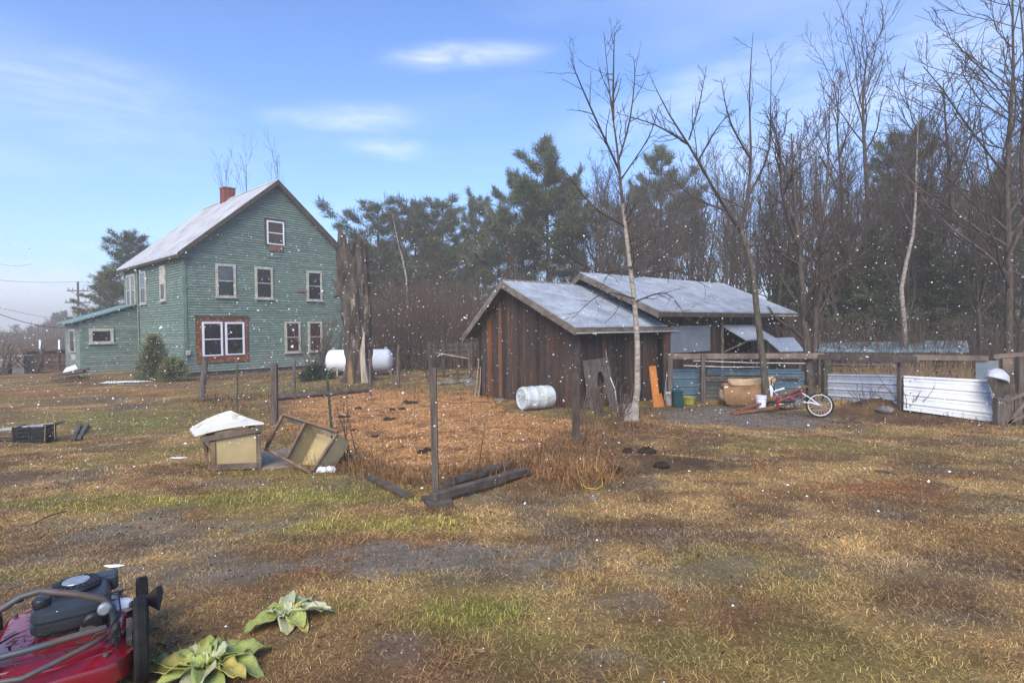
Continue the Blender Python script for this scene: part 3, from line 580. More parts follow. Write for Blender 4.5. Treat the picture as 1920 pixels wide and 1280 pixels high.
for k, (ta, tb) in enumerate(((-.28, TP), (BW + .32, TP))):
    za, zb = rtop(ta), PZ
    rf = MB().prism(BO, BX, [(ta, za + .02), (tb, zb + .02), (tb, zb + .06), (ta, za + .06)], -.36, BL + .1).build('roof_slope', m_sroof, shed)
    for q in np.arange(-.33, BL + .1, .23):
        MB().prism(BO, BX, [(ta, za + .06), (tb, zb + .06), (tb, zb + .078), (ta, za + .078)], q, q + .03).build('roof_rib', m_sroof, rf)
    MB().prism(BO, BX, [(ta - (.01 if k == 0 else -.01), za - .17), (tb, zb - .17), (tb, zb + .015), (ta - (.01 if k == 0 else -.01), za + .015)], -.385, -.355).build('rake_board', m_fascia, shed)
    MB().prism(BO, BX, [(ta, za - .04), (tb, zb - .04), (tb, zb + .016), (ta, za + .016)], -.35, BL + .08).build('roof_deck', m_dark, shed)
MB().box(BO, BX, -.32, -.285, -.36, BL + .35, rtop(-.28) - .14, rtop(-.28) - .0).build('eave_board', m_fascia, shed)
MB().box(BO, BX, -.345, -.322, -.39, BL + .6, rtop(-.28) - .13, rtop(-.28) - .10).build('drip_edge', m_trim, shed)
MB().prism(BO, BX, [(TP - .1, PZ + .0), (TP, PZ + .09), (TP + .1, PZ - .02)], -.37, BL + .1).build('ridge_cap', m_fascia, shed)
# ---------------------------------------------------------------- long shed
LTE, LZE, LTR, LZR, LS0, LS1 = -.62, 2.02, 2.34, 3.30, 2.61, 11.3
longshed = thing('long_shed', 'long low shed with snowy metal roof and propped-open hatch behind the pen', 'shed', BO + BG * 7 + BD * 2 + UZ * -.5)
ls = (LZR - LZE) / (LTR - LTE); LB = LTR + 1.6; lrt = lambda t: LZE + (t - LTE) * ls if t < LTR else LZR - (t - LTR) * .75
wt = LTE + .38
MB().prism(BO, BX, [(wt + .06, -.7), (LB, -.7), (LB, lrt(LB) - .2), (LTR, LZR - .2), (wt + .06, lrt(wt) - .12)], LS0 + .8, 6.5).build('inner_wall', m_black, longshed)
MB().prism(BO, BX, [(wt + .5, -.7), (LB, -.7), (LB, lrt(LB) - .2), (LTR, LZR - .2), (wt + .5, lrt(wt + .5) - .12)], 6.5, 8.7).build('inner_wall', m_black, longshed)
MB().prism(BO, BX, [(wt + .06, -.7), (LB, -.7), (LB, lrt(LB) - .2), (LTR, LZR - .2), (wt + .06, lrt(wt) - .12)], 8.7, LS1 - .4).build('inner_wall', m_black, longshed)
for (ta, tb) in ((LTE, LTR), (LB + .3, LTR)):
    rf = MB().prism(BO, BX, [(ta, lrt(ta)), (tb, LZR), (tb, LZR + .045), (ta, lrt(ta) + .045)], LS0, LS1).build('roof_slope', m_sroof, longshed)
    for q in np.arange(LS0 + .03, LS1 - .02, .23):
        MB().prism(BO, BX, [(ta, lrt(ta) + .045), (tb, LZR + .045), (tb, LZR + .062), (ta, lrt(ta) + .062)], q, q + .03).build('roof_rib', m_sroof, rf)
    for v0, v1 in ((LS0 - .03, LS0 - .003), (LS1 + .003, LS1 + .03)):
        MB().prism(BO, BX, [(ta, lrt(ta) - .17), (tb, LZR - .17), (tb, LZR + .03), (ta, lrt(ta) + .03)], v0, v1).build('rake_board', m_fascia, longshed)
MB().box(BO, BX, LTE + .0, LTE + .03, LS0, LS1, LZE - .14, LZE - .004).build('eave_board', m_dark, longshed)
MB().box(BO, BX, LTE - .03, LTE - .003, 9.2, LS1, LZE - .10, LZE - .06).build('drip_edge', m_trim, longshed)
lw = thing('front_wall', None, None, BO + BG * 7 + UZ * -.5, parent=longshed)
s = LS0 + .8
while s < LS1 - .35:
    s1 = min(s + random.uniform(.14, .22), LS1 - .35); c = (s + s1) / 2; o = random.uniform(0, .012)
    if 6.6 < c < 8.55:
        MB().box(BO, BX, wt - o, wt + .04, s, s1 - .006, -.52, .72).build('plank', m_plankd, lw); MB().box(BO, BX, wt - o, wt + .04, s, s1 - .006, 1.66, lrt(wt) - .05).build('plank', m_plankd, lw)
    else: MB().box(BO, BX, wt - o, wt + .04, s, s1 - .006, -.52, lrt(wt) - .05).build('plank', random.choice((m_plankd, m_plank, m_plankd)), lw)
    s = s1
m_gpanel = mat('grey_painted_panel', S(128, 136, 146), S(104, 112, 122), rough=.6, scale=1.5, bump=.05, patch=S(110, 116, 120), pscale=2, pthr=.6)
MB().box(BO, BX, wt - .06, wt - .016, 3.68, 5.78, .82, 1.62).build('shutter', m_gpanel, longshed, label='flat grey shutter closed over the shed wall')
def slab(c4, th, name, m, parent, lab=None):
    c4 = [np.asarray(p, float) for p in c4]; n = unit(np.cross(c4[1] - c4[0], c4[3] - c4[0])); n = n if n[2] > 0 else -n
    return MB().hexa([p - n * th for p in c4] + c4).build(name, m, parent, label=lab)
Bp = lambda t, s, z: BO + BD * t + BG * s + UZ * z
slab([Bp(wt - .02, 6.62, 1.63), Bp(wt - .02, 8.6, 1.63), Bp(wt - .85, 8.6, 1.16), Bp(wt - .85, 6.62, 1.16)], .05, 'hatch', m_sroof, longshed, 'pale hatch door propped open on the shed front')
for q in (6.75, 8.45): MB().beam(Bp(wt - .8, q, 1.12), Bp(wt, q, .75), .04, .05).build('hatch_prop', m_fascia, longshed)
for q in (6.58, 8.62): MB().box(BO, BX, wt - .04, wt + .02, q - .05, q + .05, -.52, lrt(wt) - .08).build('wall_post', m_fascia, longshed)
# ---------------------------------------------------------------- trees
def batch_tubes(Ps, Rs, n):
    """Ps (m,K,3) polylines, Rs (m,K) radii -> vertices, quads"""
    m, K, _ = Ps.shape; T = np.gradient(Ps, axis=1); T /= np.linalg.norm(T, axis=2, keepdims=True) + 1e-9
    d = Ps[:, -1] - Ps[:, 0]; ref = np.where((np.abs(d[:, 2:3]) > .8 * np.linalg.norm(d, axis=1, keepdims=True)), V(1, .2, 0)[None], V(.1, .2, 1)[None])
    A_ = np.cross(T, ref[:, None]); A_ /= np.linalg.norm(A_, axis=2, keepdims=True) + 1e-9; B_ = np.cross(T, A_)
    th = np.arange(n) * 2 * np.pi / n; v = Ps[:, :, None] + (A_[:, :, None] * np.cos(th)[:, None] + B_[:, :, None] * np.sin(th)[:, None]) * Rs[:, :, None, None]
    k = np.arange(n); k2 = (k + 1) % n; i = np.arange(K - 1)[:, None] * n
    q = np.stack([i + k, i + k2, i + n + k2, i + n + k], 2).reshape(-1, 4)
    q = (np.arange(m)[:, None, None] * (K * n) + q[None]).reshape(-1, 4)
    return v.reshape(-1, 3), q
def joinq(parts):
    vs_, fs, b = [], [], 0
    for v, f in parts: vs_.append(v); fs.append(f + b); b += len(v)
    return np.concatenate(vs_), np.concatenate(fs)
R_ = random.Random(5)
def grow(p, d, ln, r0, r1, K=6, up=.12, wob=.12, rnd=R_):
    p = np.array(p, float); d = unit(d); pts = [p]; st = ln / (K - 1)
    for i in range(K - 1):
        d = unit(d + V(rnd.gauss(0, wob), rnd.gauss(0, wob), rnd.gauss(0, wob) + up)); p = p + d * st; pts.append(p)
    return np.array(pts), np.linspace(r0, r1, K)
def along(P, Rr, t):
    x = t * (len(P) - 1); i = min(int(x), len(P) - 2); f = x - i; return P[i] * (1 - f) + P[i + 1] * f, unit(P[i + 1] - P[i]), Rr[i] * (1 - f) + Rr[i + 1] * f
def sprout(parents, lo, hi, cnt, lenf, ang, rf, rmin, K, up, wob, rnd):
    out = []
    for (P, Rr) in parents:
        ln = np.linalg.norm(np.diff(P, axis=0), axis=1).sum(); n = max(1, int(cnt * (.7 + .6 * rnd.random()))) if cnt >= 1 else (1 if rnd.random() < cnt else 0)
        for k in range(n):
            t = lo + (hi - lo) * (k + rnd.random()) / n; p, d, r = along(P, Rr, t)
            a = rnd.random() * 6.283; x = unit(np.cross(d, V(.3, .5, .8))); y = np.cross(d, x); th = math.radians(rnd.uniform(*ang))
            dd = d * math.cos(th) + (x * math.cos(a) + y * math.sin(a)) * math.sin(th)
            l = ln * lenf * rnd.uniform(.55, 1.15) * (1.15 - .6 * t); rr = max(rmin, r * rf)
            out.append(grow(p, dd, l, rr, max(rmin * .55, rr * .35), K, up, wob, rnd))
    return out
def tubes_of(brs, n):
    g = {}
    for P, r in brs: g.setdefault(len(P), []).append((P, r))
    return [batch_tubes(np.array([a for a, b in l]), np.array([b for a, b in l]), n) for l in g.values()]
m_bark = mat('grey_brown_bark', S(100, 90, 80), S(52, 45, 41), S(76, 67, 60), rough=.95, scale=7, stretch=(3, 3, .7), bump=.6, rnd=.2)
m_twig = mat('dark_twigs', S(88, 76, 67), S(54, 45, 40), rough=.95, scale=3, bump=0, rnd=.2)
m_twigr = mat('reddish_twigs', S(108, 92, 82), S(74, 61, 54), rough=.95, scale=3, bump=0, rnd=.2)
m_birch = mat('birch_bark', S(178, 168, 156), S(118, 108, 98), rough=.8, scale=4, stretch=(1, 1, 3), bump=.3, patch=S(60, 52, 48), pscale=4, pthr=.62, psoft=.05, pstretch=(1, 1, 3.5))
m_moss = mat('mossy_bark', S(104, 98, 82), S(58, 53, 47), S(82, 76, 64), rough=.95, scale=6, stretch=(2, 2, .8), bump=.6)
m_pinebark = mat('pine_bark', S(92, 78, 68), S(52, 44, 40), rough=.95, scale=5, stretch=(2, 2, .6), bump=.5, rnd=.2)
def tree_mesh(stems, l1, l2, l3, seed, spread=(25, 60), up=.12, rmin=.006, lo=.28):
    rnd = random.Random(seed)
    b1 = sprout(stems, lo, .98, l1, .36, spread, .55, rmin * 1.6, 6, up, .13, rnd); b2 = sprout(b1, .2, 1, l2, .42, (25, 60), .6, rmin * 1.2, 5, up * .8, .16, rnd); b3 = sprout(b2 + b1[len(b1) // 3:], .15, 1, l3, .45, (20, 60), .6, rmin, 4, up * .7, .18, rnd)
    return joinq(tubes_of(stems, 8)), joinq(tubes_of(b1, 5) + tubes_of(b2, 4) + tubes_of(b3, 3))
def put_tree(name, label, cat, base, tm, cm, mt, mc, group=None):
    t = thing(name, label, cat, base, group)
    npmesh('trunk', tm[0] - base, tm[1], mt, t, smooth=True); npmesh('branches', cm[0] - base, cm[1], mc, t)
    return t
def limb(pts, depths, rad):                       # a limb drawn through seen points, each at its own depth
    P = np.array([A(px, py, dd) for (px, py), dd in zip(pts, depths)])
    # resample smoothly
    n = 9; t = np.linspace(0, len(P) - 1, n); i = np.minimum(t.astype(int), len(P) - 2); f = (t - i)[:, None]
    pm = P[np.maximum(i - 1, 0)]; p0 = P[i]; p1 = P[i + 1]; p2 = P[np.minimum(i + 2, len(P) - 1)]
    Q = .5 * (2 * p0 + (p1 - pm) * f + (2 * pm - 5 * p0 + 4 * p1 - p2) * f ** 2 + (3 * p0 - pm - 3 * p1 + p2) * f ** 3)
    return Q, np.interp(np.linspace(0, 1, n), np.linspace(0, 1, len(rad)), rad)
# birch by the shed
g0 = G(1188, 783); d0 = g0[1]
stems = [limb([(1186, 790), (1196, 720), (1194, 620), (1186, 530), (1172, 430), (1160, 300), (1146, 200), (1132, 60)], [d0, d0, d0 + .1, d0 + .1, d0, d0 - .1, d0 - .2, d0 - .3], [.095, .07, .062, .055, .043, .028, .016, .005]),
         limb([(1161, 320), (1120, 230), (1085, 150), (1070, 110)], [d0, d0 - .3, d0 - .7, d0 - .9], [.03, .022, .014, .005]), limb([(1150, 225), (1150, 150), (1152, 60)], [d0 - .2, d0 + .1, d0 + .3], [.03, .02, .006]),
         limb([(1160, 300), (1180, 230), (1190, 150), (1188, 110)], [d0, d0 + .4, d0 + .8, d0 + 1], [.026, .02, .012, .005]), limb([(1172, 425), (1110, 385), (1060, 320)], [d0, d0 - .3, d0 - .5], [.022, .014, .005]),
         limb([(1182, 500), (1120, 510), (1050, 470)], [d0, d0 - .5, d0 - .9], [.022, .014, .005]), limb([(1190, 560), (1130, 550), (1070, 600)], [d0, d0 - .4, d0 - .6], [.022, .014, .005]), limb([(1190, 520), (1260, 505), (1330, 540)], [d0, d0 + .4, d0 + .7], [.02, .013, .005]),
         limb([(1192, 565), (1250, 550), (1290, 600)], [d0, d0 - .4, d0 - .8], [.02, .013, .005]), limb([(1162, 340), (1215, 260), (1235, 200)], [d0, d0 - .4, d0 - .7], [.02, .012, .005])]
rnd = random.Random(3)
tw = sprout(stems[:1], .45, .98, 30, .13, (35, 75), .35, .006, 5, .05, .14, rnd) + sprout(stems[1:], .1, 1, 9, .38, (25, 60), .6, .005, 5, .02, .16, rnd); tw2 = sprout(tw, .15, 1, 4, .5, (20, 60), .6, .0035, 4, .0, .2, rnd)
bt = thing('birch_tree', 'white-barked bare birch standing in front of the board shed', 'tree', g0)
lo_, hi_ = (stems[0][0][:6], stems[0][1][:6]), (stems[0][0][5:], stems[0][1][5:])
v, f = joinq(tubes_of([lo_], 10)); npmesh('trunk', v - g0, f, m_birch, bt, smooth=True); v, f = joinq(tubes_of([hi_], 8)); npmesh('upper_trunk', v - g0, f, m_bark, bt, smooth=True)
v, f = joinq(tubes_of(stems[1:], 6) + tubes_of(tw, 4) + tubes_of(tw2, 3)); npmesh('branches', v - g0, f, m_twig, bt)
# leaning forked tree by the bicycle
g0 = G(1438, 762); d0 = g0[1]
stems = [limb([(1440, 768), (1432, 690), (1420, 590), (1408, 490), (1388, 430)], [d0, d0, d0, d0, d0], [.11, .088, .08, .07, .056]),
         limb([(1390, 436), (1345, 365), (1290, 270), (1255, 215), (1222, 150)], [d0, d0 - .2, d0 - .5, d0 - .7, d0 - .8], [.048, .038, .027, .018, .005]),
         limb([(1388, 432), (1402, 370), (1408, 280), (1405, 180), (1412, 60)], [d0, d0 + .2, d0 + .4, d0 + .5, d0 + .6], [.05, .04, .03, .02, .005]),
         limb([(1402, 370), (1440, 290), (1445, 200), (1446, 110)], [d0 + .2, d0 + .6, d0 + .9, d0 + 1.1], [.035, .025, .016, .005]), limb([(1408, 300), (1370, 230), (1352, 150)], [d0 + .3, d0 - .1, d0 - .3], [.03, .02, .006]),
         limb([(1290, 270), (1230, 235), (1165, 215)], [d0 - .5, d0 - .9, d0 - 1.2], [.03, .018, .005]), limb([(1310, 300), (1345, 240), (1375, 205)], [d0 - .4, d0 - .8, d0 - 1], [.025, .015, .005]), limb([(1292, 262), (1310, 200), (1322, 140)], [d0 - .5, d0 - .4, d0 - .2], [.025, .014, .005]),
         limb([(1400, 470), (1450, 420), (1500, 330)], [d0, d0 + .5, d0 + 1], [.03, .02, .006]), limb([(1360, 395), (1300, 370), (1255, 330)], [d0 - .2, d0 + .3, d0 + .6], [.028, .018, .005])]
rnd = random.Random(4); tw = sprout(stems[1:], .15, 1, 11, .30, (25, 60), .5, .006, 5, .12, .14, rnd); tw2 = sprout(tw, .15, 1, 7, .45, (20, 55), .6, .0038, 4, .06, .18, rnd)
bt = thing('forked_tree', 'bare mossy tree leaning left with a high fork beside the bicycle', 'tree', g0)
v, f = joinq(tubes_of(stems[:1], 10)); npmesh('trunk', v - g0, f, m_moss, bt, smooth=True)
v, f = joinq(tubes_of(stems[1:], 7) + tubes_of(tw, 4) + tubes_of(tw2, 3)); npmesh('branches', v - g0, f, m_twig, bt)
# two-stemmed tree at the fence corner
g0 = G(1518, 752); d0 = g0[1]
stems = [limb([(1522, 760), (1517, 690), (1508, 600), (1500, 480), (1490, 380), (1484, 250)], [d0] * 6, [.13, .105, .09, .07, .045, .015]), limb([(1518, 740), (1528, 660), (1530, 560), (1540, 440), (1552, 330), (1556, 180)], [d0, d0 + .2, d0 + .4, d0 + .6, d0 + .8, d0 + 1], [.08, .065, .058, .045, .03, .008]),
         limb([(1500, 470), (1470, 380), (1462, 290), (1450, 230)], [d0, d0 - .4, d0 - .7, d0 - .9], [.05, .04, .025, .008])]
tm, cm = tree_mesh(stems, 15, 6, 6, 9, lo=.3, rmin=.0055)
put_tree('two_stemmed_tree', 'bare tree with two grey stems and ivy at the fence corner', 'tree', g0, tm, cm, m_bark, m_twig)
# tall single trees of the wood edge on the right
def seen_tree(name, label, pts, depth, r, seed, l1=14, l2=5, l3=4, mt=m_bark, mc=m_twig, lo=.35, spread=(25, 60), up=.15):
    base = A(*pts[0], depth); base[2] = float(gz(base[0], base[1])); st = [limb(pts, [depth] * len(pts), [r, r * .8, r * .6, r * .35, r * .1])]; st[0][0][0] = base
    tm, cm = tree_mesh(st, l1, l2, l3, seed, lo=lo, rmin=.009, spread=spread, up=up); return put_tree(name, label, 'tree', base, tm, cm, mt, mc)
seen_tree('tall_bare_tree', 'tall bare tree with a fan-shaped top above the dark conifers', [(1640, 660), (1632, 480), (1622, 300), (1618, 180), (1628, 95)], 24, .12, 21, 18, 6, 4, lo=.5, spread=(18, 45), up=.25)
seen_tree('tall_bare_tree', 'bare tree with a stubby broken top right of the conifers', [(1805, 660), (1792, 520), (1785, 380), (1775, 260), (1768, 150)], 24, .14, 22, 16, 4, 3, lo=.45, spread=(40, 75), up=.05)
seen_tree('pale_birch', 'thin pale crooked birch trunk in front of the dark conifers', [(1703, 655), (1690, 540), (1712, 440), (1718, 330), (1722, 210)], 19.5, .085, 23, 12, 4, 4, mt=m_birch, lo=.5)
seen_tree('edge_tree', 'big dark bare tree rising out of the frame on the right', [(1890, 700), (1893, 520), (1888, 330), (1900, 130), (1895, -120)], 17, .11, 24, 26, 7, 6, lo=.2)
seen_tree('edge_tree', 'bare tree with long drooping twigs cut by the right edge', [(1935, 720), (1930, 520), (1915, 300), (1922, 120), (1905, -60)], 19, .10, 25, 26, 7, 6, lo=.2, spread=(40, 80))
seen_tree('tall_bare_tree', 'slender bare tree with a pointed top behind the two-stemmed tree', [(1588, 660), (1580, 500), (1578, 350), (1570, 250), (1575, 130)], 27, .10, 26, 16, 5, 4, lo=.4, spread=(20, 50), up=.2)
seen_tree('pale_birch', 'pale birch with upswept twigs standing among pines beside the snag', [(765, 690), (764, 600), (762, 520), (748, 460), (735, 400)], 34, .10, 27, 12, 4, 3, mt=m_birch, lo=.4, spread=(15, 40), up=.25)
for k, (pts, lab) in enumerate(([(430, 640), (432, 480), (428, 400), (424, 350), (415, 312)], 'bare treetop showing just left of the chimney'), ([(462, 640), (462, 480), (462, 400), (463, 350), (463, 305)], 'bare treetop showing just right of the chimney'), ([(505, 640), (505, 480), (506, 400), (500, 350), (497, 318)], 'bare twig tips showing behind the roof peak')) if False else ():
    pass
for k, (x0, y1, lab) in enumerate(((425, 318, 'bare treetop showing above the roof just left of the chimney'), (463, 308, 'bare treetop showing above the roof just right of the chimney'), (522, 306, 'bare twig tips showing above the roof peak'))):
    seen_tree('far_bare_tree', lab, [(x0 + 5, 690), (x0 + 4, 560), (x0 + 2, 450), (x0, 380), (x0 - 2, y1)], 52, .10, 40 + k, 8, 3, 2, lo=.6, spread=(12, 32), up=.3)
# woods: six kinds of bare tree, copied
protos = []
for k in range(7):
    H = R_.uniform(10.5, 13.5); rnd = random.Random(100 + k); P_, r_ = grow((0, 0, 0), (rnd.uniform(-.08, .08), rnd.uniform(-.08, .08), 1), H, .10 + .04 * rnd.random(), .012, 10, .08, .045, rnd); st = [(P_, r_)]
    if k % 3 == 1:
        p, d, r = along(P_, r_, .35); st.append(grow(p, d + V(.35, .1, 0), H * .55, r * .7, .012, 10, .1, .05, rnd))
    tm, cm = tree_mesh(st, 20, 6, 6, 200 + k, lo=.25, rmin=.0095, up=.18, spread=(22, 60))
    mt_ = D.meshes.new('trunk'); o1 = npmesh('trunk', tm[0], tm[1], m_bark, smooth=True); o2 = npmesh('branches', cm[0], cm[1], (m_twig, m_twigr)[k % 2]); protos.append((o1.data, o2.data, H)); D.objects.remove(o1); D.objects.remove(o2); D.meshes.remove(mt_)
def place_tree(x, y, h, name, label, group, k=None, protos=protos, parts=('trunk', 'branches')):
    pr = protos[R_.randrange(len(protos)) if k is None else k]; s_ = h / pr[2]; t = thing(name, label, 'tree', (x, y, float(gz(x, y)) - .05), group); t.rotation_euler = (0, 0, R_.random() * 6.28); t.scale = (s_ * R_.uniform(.9, 1.1), s_ * R_.uniform(.9, 1.1), s_)
    for nm, me in zip(parts, pr[:2]):
        o = D.objects.new(nm, me); COL.objects.link(o); o.parent = t
    return t
ZONES = [ # px range, depth range, count, top px range, label
    (1105, 1300, 27, 48, 28, (330, 440), 'thin bare tree of the crowded wood behind the two shed roofs', 'bare trees behind the shed roofs'),
    (1300, 1500, 25, 48, 30, (290, 430), 'bare grey tree of the wood behind the leaning forked tree', 'bare trees behind the forked tree'),
    (1500, 1700, 21, 44, 28, (260, 430), 'bare tree of the tangled wood left of the thin crooked birch', 'bare trees left of the crooked birch'),
    (1700, 1960, 20, 44, 38, (220, 430), 'bare tree of the dark wood above the metal-sheet fence', 'bare trees above the metal fence'),
    (930, 1105, 36, 54, 16, (420, 520), 'slim bare trunk between the big pines behind the board shed', 'slim trunks between the pines'),
    (690, 930, 42, 58, 9, (430, 520), 'slim bare tree half hidden among the pines right of the snag', 'bare trees among the pines')]
for (x0, x1, d0, d1, n, (t0, t1), lab, grp) in ZONES:
    for i in range(n):
        px = x0 + (x1 - x0) * (i + R_.random()) / n; dd = R_.uniform(d0, d1); p = A(px, 640, dd); ty = R_.uniform(t0, t1); top = A(px, ty, dd)[2]; h = top + .5
        place_tree(p[0], p[1], max(5, h), 'woodland_tree', lab, grp)
# ---------------------------------------------------------------- pines
def tufts(Pc, Dr, size, nb, col, rnd=rng, wid=.055):
    m = len(Pc); d = Dr[:, None] * .9 + rnd.normal(0, .55, (m, nb, 3)); d /= np.linalg.norm(d, axis=2, keepdims=True); ln = size[:, None, None] * (.6 + .6 * rnd.random((m, nb, 1)))
    s_ = np.cross(d, rnd.normal(0, 1, (m, nb, 3))); s_ /= np.linalg.norm(s_, axis=2, keepdims=True) + 1e-9; s_ = s_ * ln * wid
    b = Pc[:, None] + rnd.normal(0, .25, (m, nb, 3)) * size[:, None, None]; v = np.stack([b - s_, b + s_, b + d * ln], 2).reshape(-1, 3); f = np.arange(len(v)).reshape(-1, 3)
    c = np.repeat(col, nb, 0) * (.65 + .7 * rnd.random((m * nb, 1))); return v, f, np.repeat(c, 3, 0)
m_need = vmat('pine_needles', rough=.8, spec=.25)
def pine(seed, H, cb, wmax, droop, dens, tsz, green, spruce=False, nb=9):
    rnd = random.Random(seed); r2 = np.random.default_rng(seed); P_, r_ = grow((0, 0, 0), (rnd.uniform(-.03, .03), rnd.uniform(-.03, .03), 1), H, .012 * H + .05, .02, 12, .1, .02, rnd)
    br = []; tc_ = []; td_ = []; z = cb * H
    while z < H * .985:
        f = (z - cb * H) / (H - cb * H); env = wmax * ((1 - f) ** (.95 if spruce else .55)) * (min(1, .45 + f * 3.2) if not spruce else 1) * (1 if spruce else .62 + .5 * abs(math.sin(z * 1.9 + seed)) + .25 * math.sin(z * 4.1 + seed * 2))
        for k in range(rnd.randint(4, 6)):
            if rnd.random() < .12: continue
            a = rnd.random() * 6.283; ln = max(.25, env * rnd.uniform(.45, 1.25) * (1 if spruce else 1 + .38 * math.sin(a * 2 + seed + z * .35) + .2 * math.sin(a * 3 + z))); p, d, r = along(P_, r_, z / H); el = (-.12 - droop + f * .75) + rnd.uniform(-.12, .12)
            P2, R2 = grow(p, V(math.cos(a) * math.cos(el), math.sin(a) * math.cos(el), math.sin(el)), ln, max(.012, r * .35), .006, 6, .07 if not spruce else .02, .07, rnd); br.append((P2, R2))
            nt_ = int(ln * dens * (1.0 if f > .1 else .55)) + 2
            for q in range(nt_):
                t = .22 + .78 * math.sqrt(rnd.random()); pp, dd, _ = along(P2, R2, t); side_ = unit(np.cross(dd, UZ)); o = rnd.gauss(0, .24) * ln * (1.15 - t) + rnd.gauss(0, .06)
                tc_.append(pp + side_ * o + V(0, 0, rnd.gauss(.03, .07))); td_.append(unit(dd * .8 + side_ * np.sign(o) * .5 + UZ * (.45 if not spruce else -.1)))
        z += rnd.uniform(.28, .5) * (1 if not spruce else .75) * H / 13
    tc_ = np.array(tc_); td_ = np.array(td_); m = len(tc_); up = r2.random((m, 1)); col = np.array(S(*green))[None] * (.55 + .75 * up) * (1 + (r2.random((m, 3)) - .5) * .12)
    v, f, c = tufts(tc_, td_, tsz * (.7 + .6 * r2.random(m)), nb, col, r2)
    tv, tf = joinq(tubes_of([(P_, r_)], 8)); bv, bf = joinq(tubes_of(br, 4)); tv, tf = joinq([(tv, tf), (bv, bf)])
    o1 = npmesh('trunk', tv, tf, m_pinebark, smooth=True); o2 = npmesh('crown', v, f, m_need, col=c); res = (o1.data, o2.data, H); D.objects.remove(o1); D.objects.remove(o2); return res
PW = [pine(300 + k, 14, .40, 3.6, .02, 17, .40, (90, 96, 66), nb=9) for k in range(3)]
PS = [pine(310 + k, 13, .12, 4.0, .05, 15, .40, (86, 94, 66), nb=9) for k in range(2)]
PH = [pine(320, 9, .05, 2.9, .12, 13, .30, (88, 94, 66), spruce=True, nb=8)]
def pine_at(px, top, depth, label, kind, k=0, w=1.0, group=None, name='pine_tree'):
    pr = {'w': PW, 's': PS, 'h': PH}[kind]; p = A(px, 640, depth); h = A(px, top, depth)[2] + .5; t = place_tree(p[0], p[1], h, name, label, group, k % len(pr), pr, ('trunk', 'crown')); t.scale = (t.scale[0] * w, t.scale[1] * w, t.scale[2]); return t
pine_at(240, 432, 44, 'ragged pine rising behind the far end of the farmhouse', 's', 0, 1.35)
pine_at(206, 505, 52, 'smaller hazy pine left of the farmhouse roof end', 's', 1, 1.2)
pine_at(705, 380, 45, 'pine with a rounded top just right of the broken snag', 's', 1, 1.3)
pine_at(660, 470, 50, 'dim pine mostly hidden behind the snag and house', 's', 0)
pine_at(782, 380, 50, 'pine with a narrow top left of its close twin', 's', 0, 1.1)
pine_at(825, 375, 47, 'pine with a narrow top right of its close twin', 's', 1, 1.15)
pine_at(735, 450, 56, 'far low pine between the rounded pine and the twin pines', 's', 0, 1.3)
pine_at(860, 440, 56, 'far low pine between the twin pines and the thin-crowned pine', 's', 1, 1.3)
pine_at(805, 430, 60, 'far low pine straight behind the twin pines', 's', 0, 1.3)
pine_at(895, 368, 46, 'thin-crowned pine left of the tallest pine', 'w', 0, .9)
pine_at(935, 392, 43, 'low-topped pine leaning against the tallest pine', 'w', 1, .85)
pine_at(1030, 268, 40, 'tallest pine with a broad dense crown behind the board shed', 'w', 2, 1.12)
pine_at(985, 330, 41, 'dense pine at the left shoulder of the tallest pine', 'w', 1, .95)
pine_at(1075, 330, 41, 'dense pine at the right shoulder of the tallest pine', 'w', 0, .95)
pine_at(1232, 282, 46, 'lone pine behind the birch above the long shed', 'w', 2, .95)
pine_at(1195, 350, 50, 'lower pine just left of the lone pine behind the birch', 'w', 0, .9)
pine_at(1690, 245, 30, 'pine crown among bare branches above the thin crooked birch', 'w', 1, .8)
pine_at(1630, 420, 22, 'dark green low conifer left of the thin crooked birch', 'h', 0, 1.2, name='conifer')
pine_at(1560, 440, 25, 'dark green low conifer behind the two-stemmed tree', 'h', 0, 1.1, name='conifer')
pine_at(1755, 430, 22, 'dark green low conifer right of the thin crooked birch', 'h', 0, 1.2, name='conifer')
pine_at(1850, 400, 23, 'dark green conifer above the right end of the fence', 'h', 0, 1.1, name='conifer')
pine_at(1860, 330, 30, 'tall dim pine behind the right end of the fence', 'w', 0, 1.0)
pine_at(1600, 470, 27, 'shaded low conifer behind the tall fan-topped bare tree', 'h', 0, 1.3, name='conifer')
pine_at(1700, 480, 26, 'shaded low conifer right behind the thin crooked birch', 'h', 0, 1.4, name='conifer')
pine_at(1800, 470, 27, 'shaded low conifer left of the right edge trees', 'h', 0, 1.4, name='conifer')
pine_at(1480, 470, 28, 'shaded low conifer right of the long shed roof', 'h', 0, 1.0, name='conifer')
# far tree line on the left, faded by the falling snow
for i in range(34):
    px = -45 + i * 6.6 + R_.uniform(-5, 5); dd = R_.uniform(85, 130); ty = float(np.interp(px, (-40, 20, 60, 110, 150, 190), (618, 612, 604, 580, 588, 560))) + R_.uniform(-6, 34)
    if i % 2: pine_at(px, ty, dd, 'faded pine of the far tree line beyond the utility pole', 's', i, 1.1, 'far faded pines')
    else:
        p = A(px, 640, dd); place_tree(p[0], p[1], A(px, ty, dd)[2] + .5, 'far_tree', 'faded bare tree of the far tree line beyond the utility pole', 'far faded bare trees')
